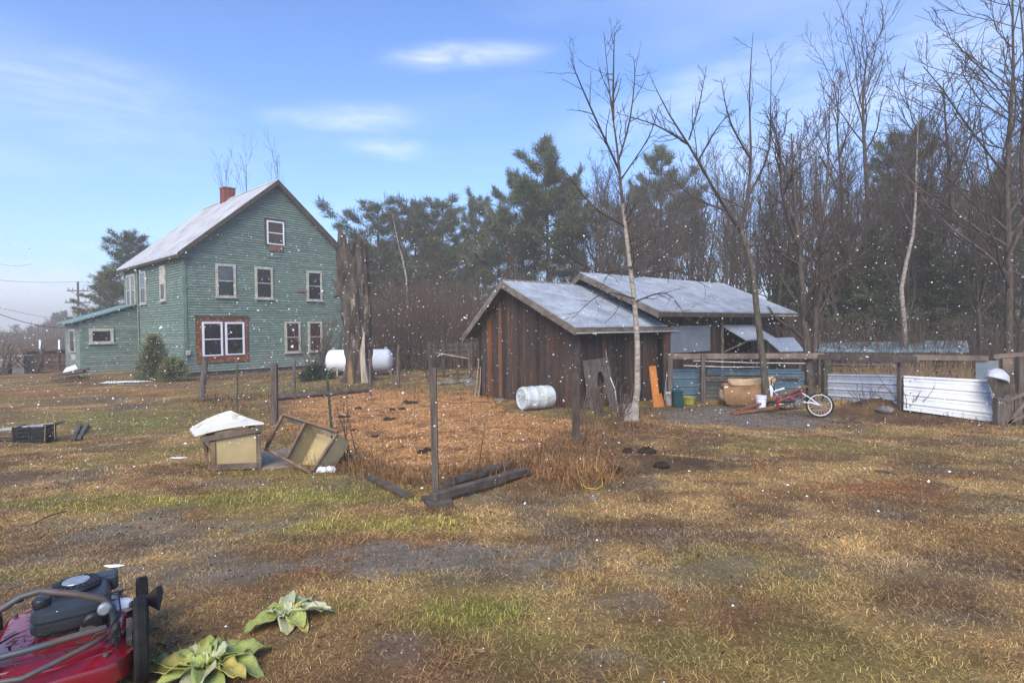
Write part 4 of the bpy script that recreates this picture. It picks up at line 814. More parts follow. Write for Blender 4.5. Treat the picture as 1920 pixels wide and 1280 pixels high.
# ---------------------------------------------------------------- brush: uncountable wands
def brush(name, label, zones, mt, hr, seed):
    rnd = random.Random(seed); b1 = []
    for (x0, x1, d0, d1, n, hs) in zones:
        for i in range(n):
            dd = rnd.uniform(d0, d1); p = A(rnd.uniform(x0, x1), 640, dd); b = V(p[0], p[1], float(gz(p[0], p[1])) - .05); h = rnd.uniform(*hr) * hs
            b1.append(grow(b, V(rnd.gauss(0, .25), rnd.gauss(0, .25), 1), h, .014 * (.7 + dd / 50), .005, 5, .06, .09, rnd))
    b2 = sprout(b1, .25, 1, 4, .34, (20, 55), .6, .007, 4, .1, .12, rnd); v, f = joinq(tubes_of(b1, 3) + tubes_of(b2, 3))
    return tag(npmesh(name, v, f, mt), label, 'brush', kind='stuff')
m_brush = mat('red_brown_brush', S(106, 88, 74), S(70, 56, 48), rough=.95, scale=1.2, bump=0)
m_brush2 = mat('grey_brush', S(116, 100, 88), S(74, 63, 56), rough=.95, scale=1.2, bump=0)
brush('brush_thicket', 'reddish brown leafless thicket behind the propane tank', [(690, 900, 28, 40, 1900, 1.0), (560, 660, 33, 38, 300, 1.0)], m_brush, (2.4, 5.2), 61)
brush('wood_undergrowth', 'tangled grey brown undergrowth beneath the woods', [(1480, 1930, 18.5, 30, 2400, 1.0), (1080, 1500, 24, 36, 1300, 1.1), (900, 1100, 30, 40, 500, 1), (-30, 150, 40, 60, 500, .8), (1500, 1930, 27, 36, 900, 1.9)], m_brush2, (1.0, 2.8), 62)
rnd = random.Random(64); fw = []
for i in range(2000):
    dd = rnd.uniform(75, 125); px = rnd.uniform(-70, 200) if i < 1300 else rnd.uniform(-500, -70); p = A(px, 640, dd); ty = float(np.interp(px, (-40, 20, 60, 110, 150, 190), (622, 616, 608, 590, 594, 575))) + abs(rnd.gauss(0, 26)); h = max(2, A(px, ty, dd)[2] + .5)
    fw.append(grow(V(p[0], p[1], -.55), V(rnd.gauss(0, .12), rnd.gauss(0, .12), 1), h, .09, .03, 5, .06, .08, rnd))
fw2 = sprout(fw, .25, 1, 4, .30, (25, 60), .6, .035, 4, .12, .12, rnd); v, f = joinq(tubes_of(fw, 3) + tubes_of(fw2, 3)); tag(npmesh('far_wood', v, f, m_brush2), 'far grey wood fading into the snowfall behind the utility pole', 'wood', kind='stuff')
# lilac by the house wall and weeds inside the pen fence
def shrub(name, label, base, n, h, sp, mt, seed, l2=6, rmin=.006, cat='shrub', l3=3):
    rnd = random.Random(seed); b = np.asarray(base); b1 = [grow(b + V(rnd.gauss(0, .12 * h / 2), rnd.gauss(0, .12 * h / 2), -.03), V(rnd.gauss(0, sp), rnd.gauss(0, sp), 1), h * rnd.uniform(.6, 1.1), rmin * 2.6, rmin, 6, .05, .1, rnd) for i in range(n)]
    b2 = sprout(b1, .25, 1, l2, .36, (20, 55), .6, rmin * .9, 4, .08, .15, rnd); b3 = sprout(b2, .2, 1, l3, .45, (20, 55), .6, rmin * .7, 4, .05, .15, rnd); t = thing(name, label, cat, b)
    v, f = joinq(tubes_of(b1, 5)); npmesh('stems', v - b, f, mt, t)['kind'] = 'stuff'; v, f = joinq(tubes_of(b2, 3) + tubes_of(b3, 3)); npmesh('twigs', v - b, f, mt, t)['kind'] = 'stuff'; return t
shrub('lilac_shrub', 'leafless lilac bush against the house wall left of the tank', G(598, 702), 14, 2.7, .28, m_brush2, 71, 7, .012)
shrub('lilac_shrub', 'small leafless bush at the right end of the house wall', G(640, 700), 9, 2.2, .25, m_brush2, 72, 6, .012)
shrub('sapling', 'thin leafless sapling inside the pen beside the green stake', G(655, 862), 4, 1.0, .10, m_brush, 73, 2, .004, 'sapling')
shrub('sapling', 'single dark wand standing right of the tall corner post', G(884, 900), 1, .95, .08, m_brush, 74, 1, .004, 'sapling', 1)
shrub('bramble', 'arching leafless brambles on the soil heap by the middle fence post', G(1700, 768), 13, .9, .8, m_brush2, 75, 3, .0038, 'bramble')
shrub('bramble', 'leafless brambles in front of the left metal sheet', G(1625, 762), 8, .7, .7, m_brush2, 76, 3, .0038, 'bramble')
shrub('bramble', 'dry leafless weeds around the hole in the shed door', G(1130, 780), 18, 1.1, .35, m_brush2, 77, 4, .006, 'weeds')
shrub('bramble', 'dry leafless weeds at the foot of the birch', G(1163, 790), 14, .8, .35, m_brush2, 78, 4, .006, 'weeds')
shrub('bramble', 'scraggly leafless weeds at the corner of the board shed', G(1085, 795), 12, 1.0, .35, m_brush2, 79, 4, .006, 'weeds')
# evergreen shrub at the house corner
def evergreen(name, label, base, h, w, seed, col=(116, 120, 78), lean=0, n=420):
    r2 = np.random.default_rng(seed); u = r2.random(n); a = r2.random(n) * 6.28; rad = w * (1 - u) ** .7 * np.sqrt(r2.random(n)) * (.8 + .4 * np.sin(a * 3 + 1)); b = np.asarray(base)
    p = np.stack([np.cos(a) * rad + lean * u, np.sin(a) * rad, u * h + .05], 1); d = np.stack([np.cos(a), np.sin(a), np.full(n, .7)], 1); d /= np.linalg.norm(d, axis=1, keepdims=True)
    c = np.array(S(*col))[None] * (.45 + .8 * r2.random((n, 1))) * (1 + (r2.random((n, 3)) - .5) * .2); v, f, c = tufts(p, d, .20 + .14 * r2.random(n), 14, c, r2, .05)
    t = thing(name, label, 'shrub', b); npmesh('foliage', v, f, m_need, t, col=c); rnd = random.Random(seed)
    sv, sf = joinq(tubes_of([grow((0, 0, -.05), (rnd.gauss(0, .4), rnd.gauss(0, .4), 1), h * .8, .025, .008, 6, .1, .1, rnd) for i in range(6)], 5)); npmesh('stems', sv, sf, m_twig, t)
evergreen('evergreen_shrub', 'dark green evergreen shrub with a pointed top at the house corner', G(290, 712), 1.75, .75, 81)
evergreen('evergreen_shrub', 'low round evergreen shrub right beside the pointed one', G(325, 714), .8, .6, 82, n=260)
evergreen('evergreen_shrub', 'low spreading juniper in the grass left of the snag', G(590, 712), .45, .8, 83, (62, 74, 56), n=260)
# ---------------------------------------------------------------- propane tank
m_tank = mat('white_tank_paint', S(236, 240, 246), S(216, 221, 230), rough=.45, scale=1.5, bump=.02, patch=S(190, 186, 180), pscale=2, pthr=.7)
m_steel = mat('grey_steel', S(128, 128, 128), S(84, 80, 78), rough=.5, scale=8, metal=.4, bump=.1)
ta, tb = A(611, 677, 25.9), A(737, 677, 26.2); tx = unit((tb - ta) * V(1, 1, 0)); ty_ = np.cross(UZ, tx); tl = np.linalg.norm(tb - ta); gzt = float(gz(*((ta + tb) / 2)[:2]))
tank = thing('propane_tank', 'long white propane tank lying behind the broken snag', 'gas tank', V(*((ta + tb) / 2)[:2], gzt))
r = .52; tcz = ta[2]; O = V(ta[0], ta[1], tcz)
prof = [(r * math.sin(a), .26 * (1 - math.cos(a))) for a in np.linspace(0, math.pi / 2, 8)]; prof = prof + [(r, tl / 2)] + [(q, tl - h) for q, h in prof[::-1]]
MB().lathe(O, (ty_, UZ, tx), prof, 28).build('shell', m_tank, tank, smooth=True)
for k in (.32, tl - .32):
    MB().tube([O + tx * k + tx * .07 * math.cos(a) + UZ * (r - .02 + .1 * math.sin(a)) for a in np.linspace(0, math.pi, 7)], .014, 6).build('lifting_lug', m_tank, tank, smooth=True)
    MB().prism(O + tx * (k + .25), (ty_, tx, UZ), [(-.33, -.36), (.33, -.36), (.4, gzt - tcz - .05), (-.4, gzt - tcz - .05)], -.04, .04).build('leg', m_steel, tank)
MB().lathe(O + tx * tl / 2 + UZ * (r - .05), (tx, ty_, UZ), [(.17, 0), (.17, .16), (.15, .21), (.04, .24)], 16).build('valve_dome', m_tank, tank, smooth=True)
# ---------------------------------------------------------------- broken snag
m_snag = mat('rotten_bark', S(104, 94, 85), S(40, 35, 33), S(70, 62, 56), rough=.95, scale=2.2, stretch=(2.2, 2.2, .5), bump=.9, patch=S(146, 130, 114), pscale=1.6, pthr=.62, psoft=.05, pstretch=(2, 2, .35))
m_heart = mat('bare_orange_wood', S(150, 118, 86), S(98, 72, 54), rough=.9, scale=3, stretch=(3, 3, .4), bump=.5)
m_palewood = mat('pale_bare_wood', S(188, 176, 160), S(132, 118, 104), rough=.9, scale=3, stretch=(4, 4, .4), bump=.5)
sb = G(671, 716); ds = sb[1]; snag = thing('dead_snag', 'tall broken rotten tree trunk standing in front of the white tank', 'dead tree', sb)
nth, nzr = 64, 70; sp = 1060 / ds
def snag_pt(th, t):
    c, s_ = math.cos(th), math.sin(th)                              # c: to the right, -s: to the viewer
    top = 6.15 * math.exp(-((math.atan2(math.sin(th - 3.3), math.cos(th - 3.3))) / .8) ** 2) + 5.75 * math.exp(-((math.atan2(math.sin(th + .1), math.cos(th + .1))) / .5) ** 2)
    top = max(top, 5.35 + .25 * math.sin(th * 5) + .3 * math.sin(th * 11 + 1)); top += .10 * math.sin(th * 17) + .07 * math.sin(th * 29)
    z = t * top; f = z / 6.2; rad = .55 - .07 * min(1, z / 1.0) + .10 * f - .16 * max(0, f - .7) * 2 + (.16 if z < .35 else 0) * (1 - z / .35) * (1 + math.cos(th * 4)) * .5
    rad *= 1 + .10 * math.sin(th * 3 + f * 4) + .07 * math.sin(th * 7 + f * 9) + .05 * math.sin(th * 15 + f * 3) + .05 * math.sin(z * 5 + th * 2) + .10 * (float(vnoise(np.array(th * 2.2 + 40), np.array(z * 2.2))) - .5) + .08 * (float(vnoise(np.array(th * 6 + 9), np.array(z * 1.3))) - .5) + .08 * (float(vnoise(np.array(th * 9 + 3), np.array(z * 9.))) - .5)
    cx = -.04 + .05 * math.sin(z) - .10 * max(0, f - .3) * (1 if c < 0 else -.8) 
    return sb + V(cx + c * rad, s_ * rad * .85, z - .1)
rings = [[snag_pt(2 * math.pi * k / nth, i / nzr) for k in range(nth)] for i in range(nzr + 1)]
inner = [[sb + (p - sb) * V(.72, .72, 1) - V(0, 0, .25 * j) for p in rings[-1]] for j in (0, 3, 8)]
MB().loft(rings + inner).build('trunk', m_snag, snag, smooth=True)
for pts, rr in (([(650, 562), (636, 545), (627, 530), (622, 524)], (.12, .10, .07, .03)), ([(648, 556), (634, 553), (624, 556)], (.10, .08, .05)), ([(690, 490), (700, 486), (706, 487)], (.07, .05, .03)), ([(648, 505), (641, 503), (637, 504)], (.09, .07, .04)), ([(648, 585), (642, 583), (639, 586)], (.08, .06, .03))):
    MB().tube([A(a, b, ds - .25) for a, b in pts], list(rr), 8, noise=.15).build('branch_stub', m_snag, snag, smooth=True)
fr = lambda px, py, dd: A(px, py, ds - dd)
MB().tube([fr(686, 722, .40), fr(682, 690, .46), fr(680, 660, .42), fr(683, 622, .38)], [.15, .13, .11, .03], 9, noise=.12).build('bare_strip', m_palewood, snag, smooth=True)
MB().tube([fr(660, 720, .48), fr(658, 700, .50), fr(657, 668, .40)], [.17, .15, .04], 10, noise=.12).build('cut_face', m_heart, snag, smooth=True)
MB().tube([fr(695, 730, .9), fr(694, 695, .9), fr(693, 655, .85)], [.07, .06, .05], 8).build('leaning_slab', m_bark, snag, smooth=True)
# ---------------------------------------------------------------- pen fence: posts, strands, timbers
m_post = mat('weathered_grey_post', S(118, 108, 100), S(68, 60, 56), S(92, 84, 78), rough=.95, scale=4, stretch=(6, 6, .5), bump=.7, rnd=.15)
m_tpost = mat('green_steel_post', S(64, 80, 62), S(40, 48, 40), rough=.6, scale=8, bump=.1)
m_wire = mat('rusty_wire', S(96, 86, 80), S(64, 54, 48), rough=.7, scale=10, bump=0)
POSTTOP = {}
def post(px0, py0, px1, py1, w, label, name='fence_post', mt=m_post, n=8, square=False):
    b = G(px0, py0); t = A(px1, py1, b[1]); POSTTOP[(px0)] = (b, t); o = thing(name, label, 'post', b)
    if name == 'steel_stake':
        MB().beam(b - UZ * .2, t, .035, .008, up=UY).build('flange', mt, o); MB().beam(b - UZ * .2 + V(0, .016, 0), t + V(0, .016, 0), .008, .03, up=UY).build('web', mt, o)
        for k in range(9): MB().beam(b + (t - b) * (.15 + .09 * k) + V(-.018, -.008, 0), b + (t - b) * (.15 + .09 * k) + V(.018, -.008, 0), .012, .014).build('stud', mt, o)
    elif square: MB().beam(b - UZ * .2, t, w, w * .8, up=UY, jit=.03).build('shaft', mt, o, bevel=.006)
    else:
        P_ = [b - UZ * .2 + (t - b + UZ * .2) * k / 6 for k in range(7)]; MB().tube(P_, [w / 2 * random.uniform(.9, 1.08) for k in range(6)] + [w / 2 * .85], 10, noise=.10).build('shaft', mt, o, smooth=True)
    return o
post(376, 752, 386, 668, .17, 'leaning grey post at the far left pen corner')
post(445, 776, 445, 682, .05, 'thin green steel stake between the two left wooden posts', 'steel_stake', m_tpost)
post(515, 796, 514, 682, .13, 'thick grey post behind the white-lidded box', square=True)
post(551, 740, 552, 676, .10, 'thin far post below the lower right house window')
post(629, 867, 613, 702, .05, 'leaning green steel stake behind the tilted frame box', 'steel_stake', m_tpost)
post(817, 932, 812, 690, .068, 'tall grey wooden post at the nearest pen corner', square=True)
post(1080, 833, 1079, 700, .11, 'dark old post in the weeds before the shed corner', mt=m_dark, square=True)
post(746, 726, 747, 652, .12, 'far wooden post right of the white tank'); post(694, 742, 694, 672, .09, 'slim far post before the white tank'); post(880, 716, 880, 655, .10, 'far thin post close to the shed eave')
SP = [376, 445, 515, 629, 817, 1080]
for a, b in zip(SP[:-1], SP[1:]):
    (b0, t0), (b1, t1) = POSTTOP[a], POSTTOP[b]; wf = thing('wire_fence', {376: 'loose wire between the far left post and the first stake', 445: 'loose wire between the first stake and the thick post', 515: 'loose wire between the thick post and the leaning stake', 629: 'loose wire between the leaning stake and the tall corner post', 817: 'loose wire between the tall corner post and the dark old post'}[a], 'wire fence', (b0 + b1) / 2, 'sagging wire spans of the pen')
    for h in (.25, .5, .75, .95):
        p0 = b0 + (t0 - b0) * h; p1 = b1 + (t1 - b1) * h; MB().tube([p0 + (p1 - p0) * k / 10 - UZ * .10 * math.sin(math.pi * k / 10) * (1 + .5 * math.sin(k * 2.3 + h * 7)) for k in range(11)], .0022, 4).build('strand', m_wire, wf)
    nv = max(3, int(np.linalg.norm(b1 - b0) / .35))
    for k in range(1, nv):
        q = k / nv; lo_ = b0 + (b1 - b0) * q; hi_ = (t0 - b0) * (1 - q) + (t1 - b1) * q; sag = .10 * math.sin(math.pi * q); MB().tube([lo_ + hi_ * .22 - UZ * sag, lo_ + hi_ * .5 - UZ * sag, lo_ + hi_ * .93 - UZ * sag], .0014, 3).build('stay', m_wire, wf)
m_timber = mat('wet_dark_timber', S(104, 92, 80), S(56, 48, 42), rough=.7, scale=3, stretch=(2, 2, 2), bump=.4, spec=.4)
def timber(p, q, w, h, name, label, mt=m_timber, dz=0, cat='timber', bev=.006):
    a, b = G(*p), G(*q); o = MB().beam(a + UZ * (h / 2 + dz), b + UZ * (h / 2 + dz), w, h, jit=.04).build(name, mt, None, bevel=bev, loc=(a + b) / 2); return tag(o, label, cat)
timber((812, 945), (990, 893), .10, .075, 'timber_sill', 'dark wet timber sill lying right of the tall corner post', dz=.035)
a, b = G(838, 918), G(955, 880); tag(MB().tube([a + (b - a) * k / 6 + UZ * .06 for k in range(7)], [.055, .06, .058, .06, .055, .05, .045], 10, noise=.08).build('fallen_log', m_timber, None, True, loc=(a + b) / 2), 'round log lying in the grass behind the timber sill', 'log')
tag(slab([G(790, 938) + UZ * .05, G(845, 934) + UZ * .05, G(848, 952) + UZ * .05, G(806, 956) + UZ * .045], .05, 'board_scrap', m_timber, None), 'short dark board scrap at the foot of the tall corner post', 'board')
timber((692, 898), (768, 936), .09, .04, 'half_buried_board', 'half-buried dark board left of the tall corner post', dz=.01, cat='board')
a, b = G(515, 752), G(690, 735); tag(MB().tube([a + (b - a) * k / 9 + UZ * (.09 + .03 * math.sin(k * 2)) for k in range(10)], [.10, .12, .11, .13, .11, .12, .10, .11, .1, .07], 9, noise=.15).build('fallen_log', m_timber, None, True, loc=(a + b) / 2), 'long dark fallen log across the back of the pen', 'log')
# ---------------------------------------------------------------- white-lidded hutch box
m_ply = mat('yellowed_plywood', S(176, 160, 122), S(150, 134, 98), rough=.7, scale=2, bump=.05, patch=S(142, 124, 90), pscale=2, pthr=.62)
m_grey2x = mat('grey_framing_wood', S(120, 106, 94), S(74, 64, 58), rough=.9, scale=4, stretch=(2, 2, 1), bump=.4)
m_brn2x = mat('brown_framing_wood', S(134, 110, 88), S(88, 70, 56), rough=.9, scale=4, bump=.4)
m_white = mat('chipped_white_board', S(228, 226, 220), S(200, 198, 190), rough=.7, scale=3, bump=.15, patch=S(178, 166, 142), pscale=3.5, pthr=.56, psoft=.04)
A0, B0 = G(396, 884), G(490, 880); zb = min(A0[2], B0[2]); A0[2] = B0[2] = zb; hu = unit(B0 - A0); hn = unit(V(-.58, .81, 0)); bw = np.linalg.norm(B0 - A0); bh = .56; bdp = .62
hutch = thing('hutch_box', 'plywood hutch box with a sagging white board lid', 'box', (A0 + B0) / 2)
ax = (hu, hn, UZ); F4 = .055
for x0, x1, z0, z1 in ((0, F4, 0, bh - .16), (bw - F4, bw, 0, bh - .06)): MB().box(A0, ax, x0, x1, -.02, .03, z0, z1).build('front_post', m_grey2x if x0 else m_brn2x, hutch, bevel=.004)
MB().box(A0, ax, F4, bw - F4, -.03, .028, .02, F4 + .045).build('bottom_rail', m_grey2x, hutch, bevel=.004)
MB().hexa([A0 + hu * x + hn * y + UZ * z for x, y, z in ((-.12, -.045, bh - .16), (bw + .02, -.045, bh - .05), (bw + .02, .03, bh - .05), (-.12, .03, bh - .16), (-.12, -.045, bh - .095), (bw + .02, -.045, bh + .025), (bw + .02, .03, bh + .025), (-.12, .03, bh - .095))]).build('top_rail', m_grey2x, hutch, bevel=.004)
MB().box(A0, ax, F4 + .002, bw - F4 - .002, .005, .015, F4, bh - .02).build('front_panel', m_ply, hutch)
for x in (0, bw - .03): MB().box(A0, ax, x, x + .03, bdp - .05, bdp, .0 if x else .02, bh - (.12 if x == 0 else 0)).build('back_post', m_brn2x, hutch)
MB().box(A0, ax, .002, .014, .03, bdp - .05, bh * .52, bh - .14).build('side_panel', m_ply, hutch)
MB().box(A0, ax, bw - .014, bw - .002, .03, bdp - .05, .02, bh - .02).build('side_panel', m_ply, hutch)
MB().box(A0, ax, .03, bw - .03, bdp - .03, bdp - .02, .02, bh - .1).build('back_panel', m_ply, hutch)
MB().beam(A0 + hn * .0 + UZ * .02 - hu * .015, A0 + hn * (bdp - .02) + UZ * (bh * .6) - hu * .015, .03, .03).build('brace', m_brn2x, hutch)
LID = [A(366, 815, 7.30), A(495, 792, 7.44), A(432, 769, 8.15), A(356, 803, 7.85)]
# a thin sheet that sags between its corners
gl = [[((1 - u) * (1 - v) * LID[0] + u * (1 - v) * LID[1] + u * v * LID[2] + (1 - u) * v * LID[3]) + UZ * (.03 * math.sin(math.pi * u) * 1.0 - .015 * math.sin(math.pi * v)) for u in np.linspace(0, 1, 8)] for v in np.linspace(0, 1, 8)]
mb = MB(); mb.loft(gl, False, False); nlo = len(mb.v); mb.v += [(x, y, z - .022) for x, y, z in mb.v]; mb.f += [tuple(i + nlo for i in f)[::-1] for f in mb.f]
edge = [(0, k) for k in range(8)] + [(k, 7) for k in range(1, 8)] + [(7, k) for k in range(6, -1, -1)] + [(k, 0) for k in range(6, 0, -1)]
for (a, b), (c, d) in zip(edge, edge[1:] + edge[:1]): mb.f.append((a * 8 + b, c * 8 + d, c * 8 + d + nlo, a * 8 + b + nlo))
mb.build('lid', m_white, hutch, label='sagging chipped white board lid')
# ---------------------------------------------------------------- tilted frame box
T = [A(531, 777, 8.05), A(634, 810, 7.55), A(584, 887, 7.15), A(498, 841, 7.70)]; fn = unit(np.cross(T[1] - T[0], T[3] - T[0])); fn = fn if fn[1] > 0 else -fn
tilt = thing('tilted_frame_box', 'tipped-over open plywood frame box leaning on the steel stake', 'box', V(T[2][0], T[2][1], float(gz(*T[2][:2]))))
def fbeam(a, b, w=.05, m=m_brn2x, nm='frame_bar'): MB().beam(a, b, w, .035, up=np.cross(unit(b - a), fn)).build(nm, m, tilt, bevel=.003)
fu = unit(T[1] - T[0])
for a, b in ((T[0], T[1]), (T[3], T[2])): fbeam(a, b)
m1, m2 = T[0] + (T[1] - T[0]) * .43, T[3] + (T[2] - T[3]) * .47
for a, b in ((T[0], T[3]), (T[1], T[2]), (m1, m2)): d = unit(b - a) * .03; fbeam(a + d + fn * .003, b - d + fn * .003, .045)
dp = .30
def fpanel(c4, nm, m): slab(c4, .012, nm, m, tilt)
fpanel([T[1] + fn * .02, T[2] + fn * .02, T[2] + fn * dp, T[1] + fn * dp], 'side_panel', m_ply); fpanel([m1 + fn * .02, m2 + fn * .02, m2 + fn * dp, m1 + fn * dp], 'divider', m_ply)
fpanel([m1 + fn * dp, T[1] + fn * dp, T[2] + fn * dp, m2 + fn * dp], 'back_panel', m_ply); fpanel([T[0] + fn * .02, T[1] + fn * .02, T[1] + fn * .17, T[0] + fn * .17], 'top_panel', m_white); fpanel([m2 + fn * .02, T[2] + fn * .02, T[2] + fn * dp, m2 + fn * dp], 'bottom_panel', m_white)
tag(slab([G(486, 852) + UZ * .035, G(536, 846) + UZ * .035, G(566, 874) + UZ * .03, G(492, 883) + UZ * .03], .02, 'flat_board', mat('wet_grey_board', S(150, 138, 118), S(116, 104, 88), rough=.6, scale=3, bump=.15), None), 'flat wet board on the grass between the two boxes', 'board')
sg = G(606, 884); mb = MB(); 
for k in range(5): mb.lathe(sg + V(-.08 + .05 * k, random.uniform(-.03, .03), 0), WORLD_AX, [(.05, 0), (.055, .025), (.03, .06), (.0, .07)], 8)
tag(mb.build('snow_lump', m_snow, None, True, loc=sg), 'small wet snow lump under the tilted frame box', 'snow')
# ---------------------------------------------------------------- left yard: crate, boards, sticks
m_blk = mat('black_plastic', S(34, 36, 40), S(20, 21, 24), rough=.45, scale=6, bump=.05, spec=.5)
c0 = G(55, 830); cu_, cv_ = unit(V(.98, .2, 0)), unit(V(-.2, .98, 0)); cr = thing('plastic_crate', 'black slatted plastic crate under a long board', 'crate', c0); cx = (cu_, cv_, UZ); cw_, cdp, chh = .26, .32, .30
for k in range(4):
    z0 = .02 + k * .072
    for y0 in (0, cdp - .012): MB().box(c0, cx, -cw_, cw_, y0, y0 + .012, z0, z0 + .05).build('slat', m_blk, cr)
    for x0 in (-cw_, cw_ - .012): MB().box(c0, cx, x0, x0 + .012, .013, cdp - .013, z0, z0 + .05).build('slat', m_blk, cr)
for x0 in (-cw_ - .006, -.02, cw_ - .03):
    for y0 in (-.008, cdp - .008): MB().box(c0, cx, x0, x0 + .036, y0, y0 + .016, 0, chh).build('corner_rib', m_blk, cr)
MB().box(c0, cx, -cw_ + .013, cw_ - .013, .013, cdp - .013, 0, .018).build('bottom', m_blk, cr)
m_alum = mat('pale_aluminium', S(206, 208, 208), S(160, 160, 158), rough=.4, scale=3, metal=.3, bump=.05)
a, b = A(-60, 812, 10.2), A(108, 794, 10.75); lad = thing('long_board', 'long board with a pale metal edge resting on the black crate', 'board', c0 + UZ * .3)
MB().beam(a, b, .20, .03).build('plank', m_timber, lad); MB().beam(a + V(0, -.105, .012), b + V(0, -.105, .012), .012, .05).build('edge_strip', m_alum, lad); MB().beam(a + V(.6, .24, -.01), b + V(-.05, .24, .0), .12, .03).build('plank', m_timber, lad)
tag(MB().beam(G(-60, 832) + UZ * .12, G(30, 826) + UZ * .03, .16, .03).build('grey_plank', m_post, None, loc=G(0, 830)), 'grey plank on the grass left of the black crate', 'board')
for k, (p, q) in enumerate((((137, 828), (151, 797)), ((147, 826), (164, 799)))):
    a, b = G(*p), G(*q); tag(MB().beam(a + UZ * .03, b + UZ * .05, .06, .04, jit=.1).build('split_stick', m_post, None, loc=a), ('left of two split grey sticks lying right of the crate', 'right of two split grey sticks lying right of the crate')[k], 'stick')
hp_ = [A(84, 828, 10.3), A(85, 790, 10.3), A(92, 764, 10.35), A(98, 768, 10.4), A(102, 795, 10.4), A(103, 822, 10.4)]
tag(MB().tube(hp_, .006, 5).build('dry_stalk', mat('dry_stalk', S(190, 166, 120), S(150, 124, 84)), None, loc=G(90, 826)), 'bent dry stalk arching beside the black crate', 'stalk')
def snowpatch(px, py, rx, ry, label, h=.02):
    c = G(px, py); mb = MB(); n = 16; ph = random.random() * 6
    out = [[c + V(math.cos(t) * rx * q * (1 + .25 * math.sin(3 * t + ph) + .12 * math.sin(7 * t)), math.sin(t) * ry * q * (1 + .25 * math.sin(2 * t + ph)), .008 + h * zq) for t in np.linspace(0, 6.283, n, False)] for q, zq in ((1, 0), (.85, .7), (.5, 1), (.05, 1.05))]
    mb.loft(out); return tag(mb.build('snow_patch', m_snow, None, True, loc=c), label, 'snow')
snowpatch(214, 1063, .06, .018, 'thin white snow streak on the grass behind the mower engine', .008); snowpatch(335, 859, .12, .03, 'narrow white sliver on the grass left of the hutch box', .01)
# ---------------------------------------------------------------- barrel, leaning poles, door
m_barrel = mat('translucent_white_plastic', S(210, 218, 222), S(182, 192, 196), rough=.45, scale=2, bump=.03, patch=S(176, 174, 158), pscale=2.2, pthr=.6, psoft=.12)
bx = unit(V(.88, .47, 0)); by = np.cross(UZ, bx); bc = A(977, 750, 14.25); bc[2] = float(gz(*(bc + bx * .4)[:2])) + .305
brl = thing('plastic_barrel', 'white plastic barrel lying on its side by the shed wall', 'barrel', bc + bx * .45 - UZ * .3)
MB().lathe(bc, (by, UZ, bx), [(.001, .02), (.22, .02), (.24, .0), (.275, .005), (.295, .05), (.30, .12), (.295, .13), (.295, .3), (.303, .32), (.303, .36), (.295, .38), (.295, .56), (.303, .58), (.303, .62), (.295, .64), (.297, .80), (.27, .88), (.24, .89), (.001, .87)], 30).build('shell', m_barrel, brl, smooth=True)
for k in (-.12, .12): MB().lathe(bc + by * k + UZ * .1 - bx * .012, (by, UZ, bx), [(.001, 0), (.035, 0), (.035, .03)], 12).build('bung', m_barrel, brl)
m_pole = mat('pale_dry_pole', S(172, 158, 140), S(124, 110, 96), rough=.9, scale=5, bump=.2)
for k, (p, q) in enumerate((((890, 744), (898, 672)), ((897, 746), (901, 688)))):
    a = G(*p); b = A(*q, a[1] + .15); tag(MB().tube([a, (a + b) / 2 + V(.02, 0, 0), b], [.02, .018, .014], 7).build('leaning_pole', m_pole, None, True, loc=a), ('longer of two pale poles leaning on the left shed corner', 'shorter of two pale poles leaning on the left shed corner')[k], 'pole')
# leaning door with an arched hole
dO = Bp(-.30, .18, 0); dO[2] = float(gz(dO[0], dO[1])); dw, dh = .98, 1.32; du = unit(BG); dzv = unit(UZ + BD * .18); dn = unit(np.cross(du, dzv)); door = thing('leaning_door', 'grey board door with a tall arched hole leaning on the shed', 'door', dO)
m_dboard = mat('grey_door_board', S(112, 102, 98), S(68, 61, 59), rough=.9, scale=3, stretch=(4, 4, .5), bump=.4, rnd=.1)
def dpt(x, z, o=0): return dO + du * x + dzv * z - dn * o
hole = [(.36, 0), (.34, .35), (.36, .62), (.40, .84), (.48, .96), (.57, .96), (.65, .84), (.69, .6), (.72, .3), (.74, 0)]
def poly2(pts, nm, th=.03, off=0.0):
    n = len(pts); m = MB(); m.add([dpt(x, z, off) for x, z in pts] + [dpt(x, z, off + th) for x, z in pts], [tuple(range(n)), tuple(range(n, 2 * n))[::-1]] + [(i, i + n, (i + 1) % n + n, (i + 1) % n) for i in range(n)]); m.build(nm, m_dboard, door)
poly2([(0, 0), (.14, 0), (.13, 1.10), (.0, 1.10)], 'board'); poly2([(.145, 0), (.36, 0), (.34, .35), (.36, .62), (.33, 1.10), (.14, 1.10)], 'board'); poly2([(.36, .62), (.40, .84), (.48, .96), (.48, 1.10), (.335, 1.10)], 'board'); poly2([(.485, .96), (.57, .96), (.65, .84), (.69, .6), (.70, 1.10), (.485, 1.10)], 'board'); poly2([(.69, .6), (.72, .3), (.74, 0), (.97, 0), (.95, 1.10), (.705, 1.10)], 'board')
poly2([(-.01, 1.08), (.97, 1.12), (.97, dh), (-.01, dh - .04)], 'top_board', .03, .032); poly2([(-.02, 0), (.05, 0), (.05, 1.07), (-.02, 1.07)], 'batten', .03, .032)
a = dpt(.98, 0, .1); tag(MB().tube([a, dpt(.93, .8, .08), dpt(.90, 1.55, .02)], .014, 6).build('leaning_pole', m_pole, None, True, loc=a), 'thin grey stick standing at the right edge of the leaning door', 'stick')
a = A(1153, 730, 13.9); b = A(1144, 706, 13.9); b0_ = G(1159, 772); tag(MB().tube([b0_, a, b], .013, 6).build('white_stick', m_vinyl, None, True, loc=b0_), 'short white stick slanting right of the leaning door', 'stick')
